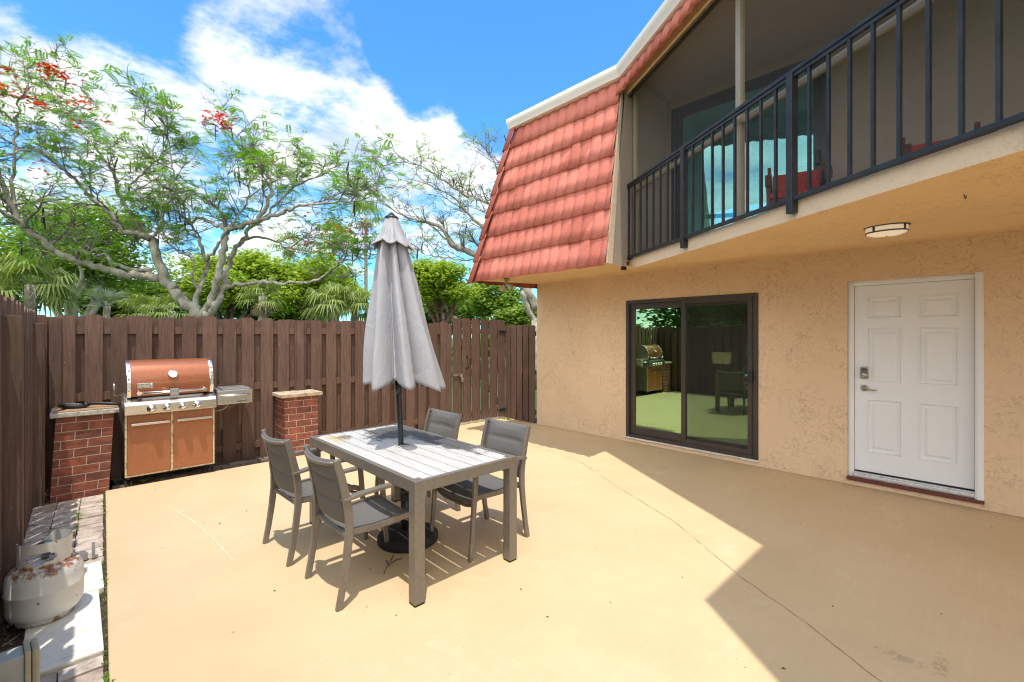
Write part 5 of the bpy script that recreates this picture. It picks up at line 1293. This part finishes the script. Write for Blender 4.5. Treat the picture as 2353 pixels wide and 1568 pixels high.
# ------------------------------------------------------------------ neighbours beyond the left fence (seen in the glass)
nh=thing('neighbour_house','neighbouring house with red tiled mansard, beyond the left fence','house',(-12,4,0))
mb=MB(); mb.box((-18,-3,0),(-12,10,2.5)); mb.obj('wall',M['stucco'],nh)
mb=MB(); tiles(mb,(-11.3,-3.2,2.4),(-11.3,10.2,2.4),(-11.8,-2.8,4.8),(-11.8,9.8,4.8),(2.4,0,.5),7,pitch=.24); mb.box((-18,-3,2.5),(-12,10,4.8)); mb.obj('mansard_tiles',M['tile'],nh,recalc=False)
mb=MB(); mb.sweep([(-11.75,-3),(-11.75,10)],[(.0,4.8),(.12,4.8),(.12,4.92),(.0,4.92)]); mb.obj('gutter',M['gutter'],nh)
def side_tree(loc,label,seed,W,H0,H1):
    rr=random.Random(seed); th=thing('broadleaf_tree',label,'tree',loc); tr=MB(); lf=MB(); L=Vector(loc)
    tr.tube([L,L+Vector((.1,0,H0+.5)),L+Vector((0,.2,H1*.7))],[.18,.14,.05],8)
    for k in range(260):
        v=Vector((rr.gauss(0,1),rr.gauss(0,1),rr.gauss(0,1))).normalized()*(rr.random()**.35); P=L+Vector((v.x*W,v.y*W,(H0+H1)/2+v.z*(H1-H0)/2))
        if k%9==0: tr.tube([L+Vector((0,0,H0)),P],[.05,.01],4,False)
        for j in range(22):
            p=P+Vector((rr.gauss(0,.3),rr.gauss(0,.3),rr.gauss(0,.2))); a=rr.uniform(0,2*PI); u=Vector((math.cos(a),math.sin(a),rr.uniform(-.4,.4)))*.13; w=Vector((-math.sin(a)*.5,math.cos(a)*.5,rr.uniform(-.4,.4)))*.12
            lf.add([p-u,p-w,p+u,p+w],[(0,1,2,3)])
    tr.obj('trunk',M['bark_dark'],th); lf.obj('crown',M['leaf_mid'],th,recalc=False)
side_tree((-5.5,5.2,-.06),'bushy green tree standing in front of the neighbouring house',91,1.9,1.6,4.6)
side_tree((-7.0,9.0,-.06),'bushy green tree beside the neighbouring house end',92,2.2,1.6,5.4)

# ------------------------------------------------------------------ sky, sun, camera
sun_dir=Vector((-SUN_T[0],-SUN_T[1],1)).normalized()
elev=math.asin(sun_dir.z); azim=math.atan2(sun_dir.x,sun_dir.y)
W=bpy.data.worlds.new('World'); bpy.context.scene.world=W; W.use_nodes=True; nt=W.node_tree; nt.nodes.clear()
def nn(t_,**k):
    n=nt.nodes.new(t_)
    for a,b in k.items(): setattr(n,a,b)
    return n
SKY=.15
sky=nn('ShaderNodeTexSky',sky_type='NISHITA'); sky.sun_disc=False; sky.sun_elevation=elev; sky.sun_rotation=azim; sky.altitude=0; sky.air_density=1.0; sky.dust_density=.3; sky.ozone_density=3.0
bg=nn('ShaderNodeBackground'); bg.inputs[1].default_value=SKY; out=nn('ShaderNodeOutputWorld'); nt.links.new(bg.outputs[0],out.inputs[0])
tc=nn('ShaderNodeTexCoord')
def mth(op,a,b=None,c=None):
    m=nn('ShaderNodeMath',operation=op)
    for i,v in enumerate((a,b,c)):
        if v is None: continue
        if isinstance(v,(int,float)): m.inputs[i].default_value=v
        else: nt.links.new(v,m.inputs[i])
    return m.outputs[0]
sep=nn('ShaderNodeSeparateXYZ'); nt.links.new(tc.outputs['Generated'],sep.inputs[0])
zz=mth('ADD',mth('MAXIMUM',sep.outputs[2],0.0),.22)
cmb=nn('ShaderNodeCombineXYZ'); nt.links.new(mth('DIVIDE',sep.outputs[0],zz),cmb.inputs[0]); nt.links.new(mth('DIVIDE',sep.outputs[1],zz),cmb.inputs[1])
def wn(sc,det,rough,dist=0,off=0):
    n=nn('ShaderNodeTexNoise'); n.inputs['Scale'].default_value=sc; n.inputs['Detail'].default_value=det; n.inputs['Roughness'].default_value=rough; n.inputs['Distortion'].default_value=dist
    mp=nn('ShaderNodeMapping'); mp.inputs['Location'].default_value=(off,off*.7,0); nt.links.new(cmb.outputs[0],mp.inputs[0]); nt.links.new(mp.outputs[0],n.inputs['Vector']); return n.outputs[0]
blobs=[(40,130,13,.6),(40,290,15,.65),(230,330,13,.55),(470,170,9,.55),(400,270,10,.5),(620,110,11,.62),(740,130,11,.5),(860,170,8,.5),(600,250,11,.4),(720,290,11,.5),(560,10,8,.55),(690,20,8,.3),(1030,185,5,.45),(1110,190,3,.35),(960,310,7,.45),(1075,335,7,.6),(860,400,9,.5),(700,400,10,.5),(1010,5,5,.6),(880,520,10,.4),(1000,460,9,.45),(300,430,14,.5),(120,460,14,.5),(1120,430,8,.5),(560,480,14,.4),
 (340,70,15,-1.0),(430,20,9,-.6),(290,190,8,-.5),(1180,80,17,-1.0),(1280,240,12,-.8),(960,90,9,-.8),(905,60,6,-.45),(935,265,4,-.4),(300,180,6,-.3),(830,345,4,-.25)]
field=None
for (x,y,deg,wt) in blobs:
    dv=heading(x,y).normalized(); d=nn('ShaderNodeVectorMath',operation='DOT_PRODUCT'); nt.links.new(tc.outputs['Generated'],d.inputs[0]); d.inputs[1].default_value=dv
    mr=nn('ShaderNodeMapRange',interpolation_type='SMOOTHSTEP'); nt.links.new(d.outputs['Value'],mr.inputs[0]); mr.inputs[1].default_value=math.cos(R(deg)); mr.inputs[2].default_value=math.cos(R(deg*.15)); mr.inputs[3].default_value=0; mr.inputs[4].default_value=wt
    field=mr.outputs[0] if field is None else mth('ADD',field,mr.outputs[0])
field=mth('MINIMUM',field,.63)
for (dv,deg,wt) in ((Vector((-1,-.35,.55)),85,1.3),(Vector((.2,-1,.6)),70,.9)):  # unseen cloud banks behind the camera, added as fill light for house and balcony
    d=nn('ShaderNodeVectorMath',operation='DOT_PRODUCT'); nt.links.new(tc.outputs['Generated'],d.inputs[0]); d.inputs[1].default_value=dv.normalized()
    mr=nn('ShaderNodeMapRange',interpolation_type='SMOOTHSTEP'); nt.links.new(d.outputs['Value'],mr.inputs[0]); mr.inputs[1].default_value=math.cos(R(deg)); mr.inputs[2].default_value=1; mr.inputs[3].default_value=0; mr.inputs[4].default_value=wt
    field=mth('ADD',field,mr.outputs[0])
field=mth('MINIMUM',field,1.25)
n1=wn(3.0,10,.62,.25,3.1); n2=wn(6.0,9,.68,.2,9.2)
dens=mth('ADD',mth('ADD',field,mth('MULTIPLY',mth('SUBTRACT',n1,.5),3.4)),mth('MULTIPLY',mth('SUBTRACT',n2,.5),1.5))
mr=nn('ShaderNodeMapRange',interpolation_type='SMOOTHSTEP'); nt.links.new(dens,mr.inputs[0]); mr.inputs[1].default_value=.02; mr.inputs[2].default_value=1.0
cl=mr.outputs[0]
n3=wn(3.2,8,.62,.3,5.5)
shade=nn('ShaderNodeValToRGB'); nt.links.new(n3,shade.inputs[0]); shade.color_ramp.elements[0].position=.35; shade.color_ramp.elements[0].color=(.46,.54,.64,1); shade.color_ramp.elements[1].position=.66; shade.color_ramp.elements[1].color=(1,1,1,1)
cg=nn('ShaderNodeMix',data_type='RGBA',blend_type='MULTIPLY'); cg.inputs[0].default_value=1; nt.links.new(shade.outputs[0],cg.inputs[6]); CL=5.5; cg.inputs[7].default_value=(CL,CL*.965,CL*.90,1)
tint=nn('ShaderNodeMix',data_type='RGBA',blend_type='MULTIPLY'); tint.inputs[0].default_value=1; nt.links.new(sky.outputs[0],tint.inputs[6]); tint.inputs[7].default_value=(.36,.78,1.0,1)
gd=nn('ShaderNodeVectorMath',operation='DOT_PRODUCT'); nt.links.new(tc.outputs['Generated'],gd.inputs[0]); gd.inputs[1].default_value=Vector((-.80,-.55,.25)).normalized()
gr_=nn('ShaderNodeMapRange',interpolation_type='SMOOTHSTEP'); nt.links.new(gd.outputs['Value'],gr_.inputs[0]); gr_.inputs[1].default_value=.1; gr_.inputs[2].default_value=.85; gr_.inputs[3].default_value=1.0; gr_.inputs[4].default_value=1.95  # extra gain on clouds behind the view, added to brighten the shaded house front
cg2=nn('ShaderNodeVectorMath',operation='SCALE'); nt.links.new(cg.outputs[2],cg2.inputs[0]); nt.links.new(gr_.outputs[0],cg2.inputs['Scale'])
mx=nn('ShaderNodeMix',data_type='RGBA'); nt.links.new(cl,mx.inputs[0]); nt.links.new(tint.outputs[2],mx.inputs[6]); nt.links.new(cg2.outputs[0],mx.inputs[7]); nt.links.new(mx.outputs[2],bg.inputs[0])
sl_=bpy.data.lights.new('sun','SUN'); sl_.energy=2.0; sl_.angle=R(.53); sl_.color=(1,.94,.84)
so=bpy.data.objects.new('sun',sl_); C.objects.link(so); so.rotation_euler=(-sun_dir).to_track_quat('-Z','Y').to_euler(); so.location=(-3,-4,12)
cd=bpy.data.cameras.new('camera'); cam=bpy.data.objects.new('camera',cd); C.objects.link(cam); bpy.context.scene.camera=cam
cam.location=(0,0,EYE); cam.rotation_euler=(PI/2,0,-YAW); cd.sensor_width=36; cd.lens=36*FPX/2353; cd.shift_y=-(784-HY)/2353; cd.clip_start=.05; cd.clip_end=1000
sc=bpy.context.scene; sc.view_settings.view_transform='Standard'; sc.view_settings.look='None'; sc.view_settings.exposure=1.05; sc.view_settings.gamma=1
sc.cycles.max_bounces=8; sc.cycles.transparent_max_bounces=16; sc.cycles.use_denoising=True; sc.cycles.filter_width=1.15
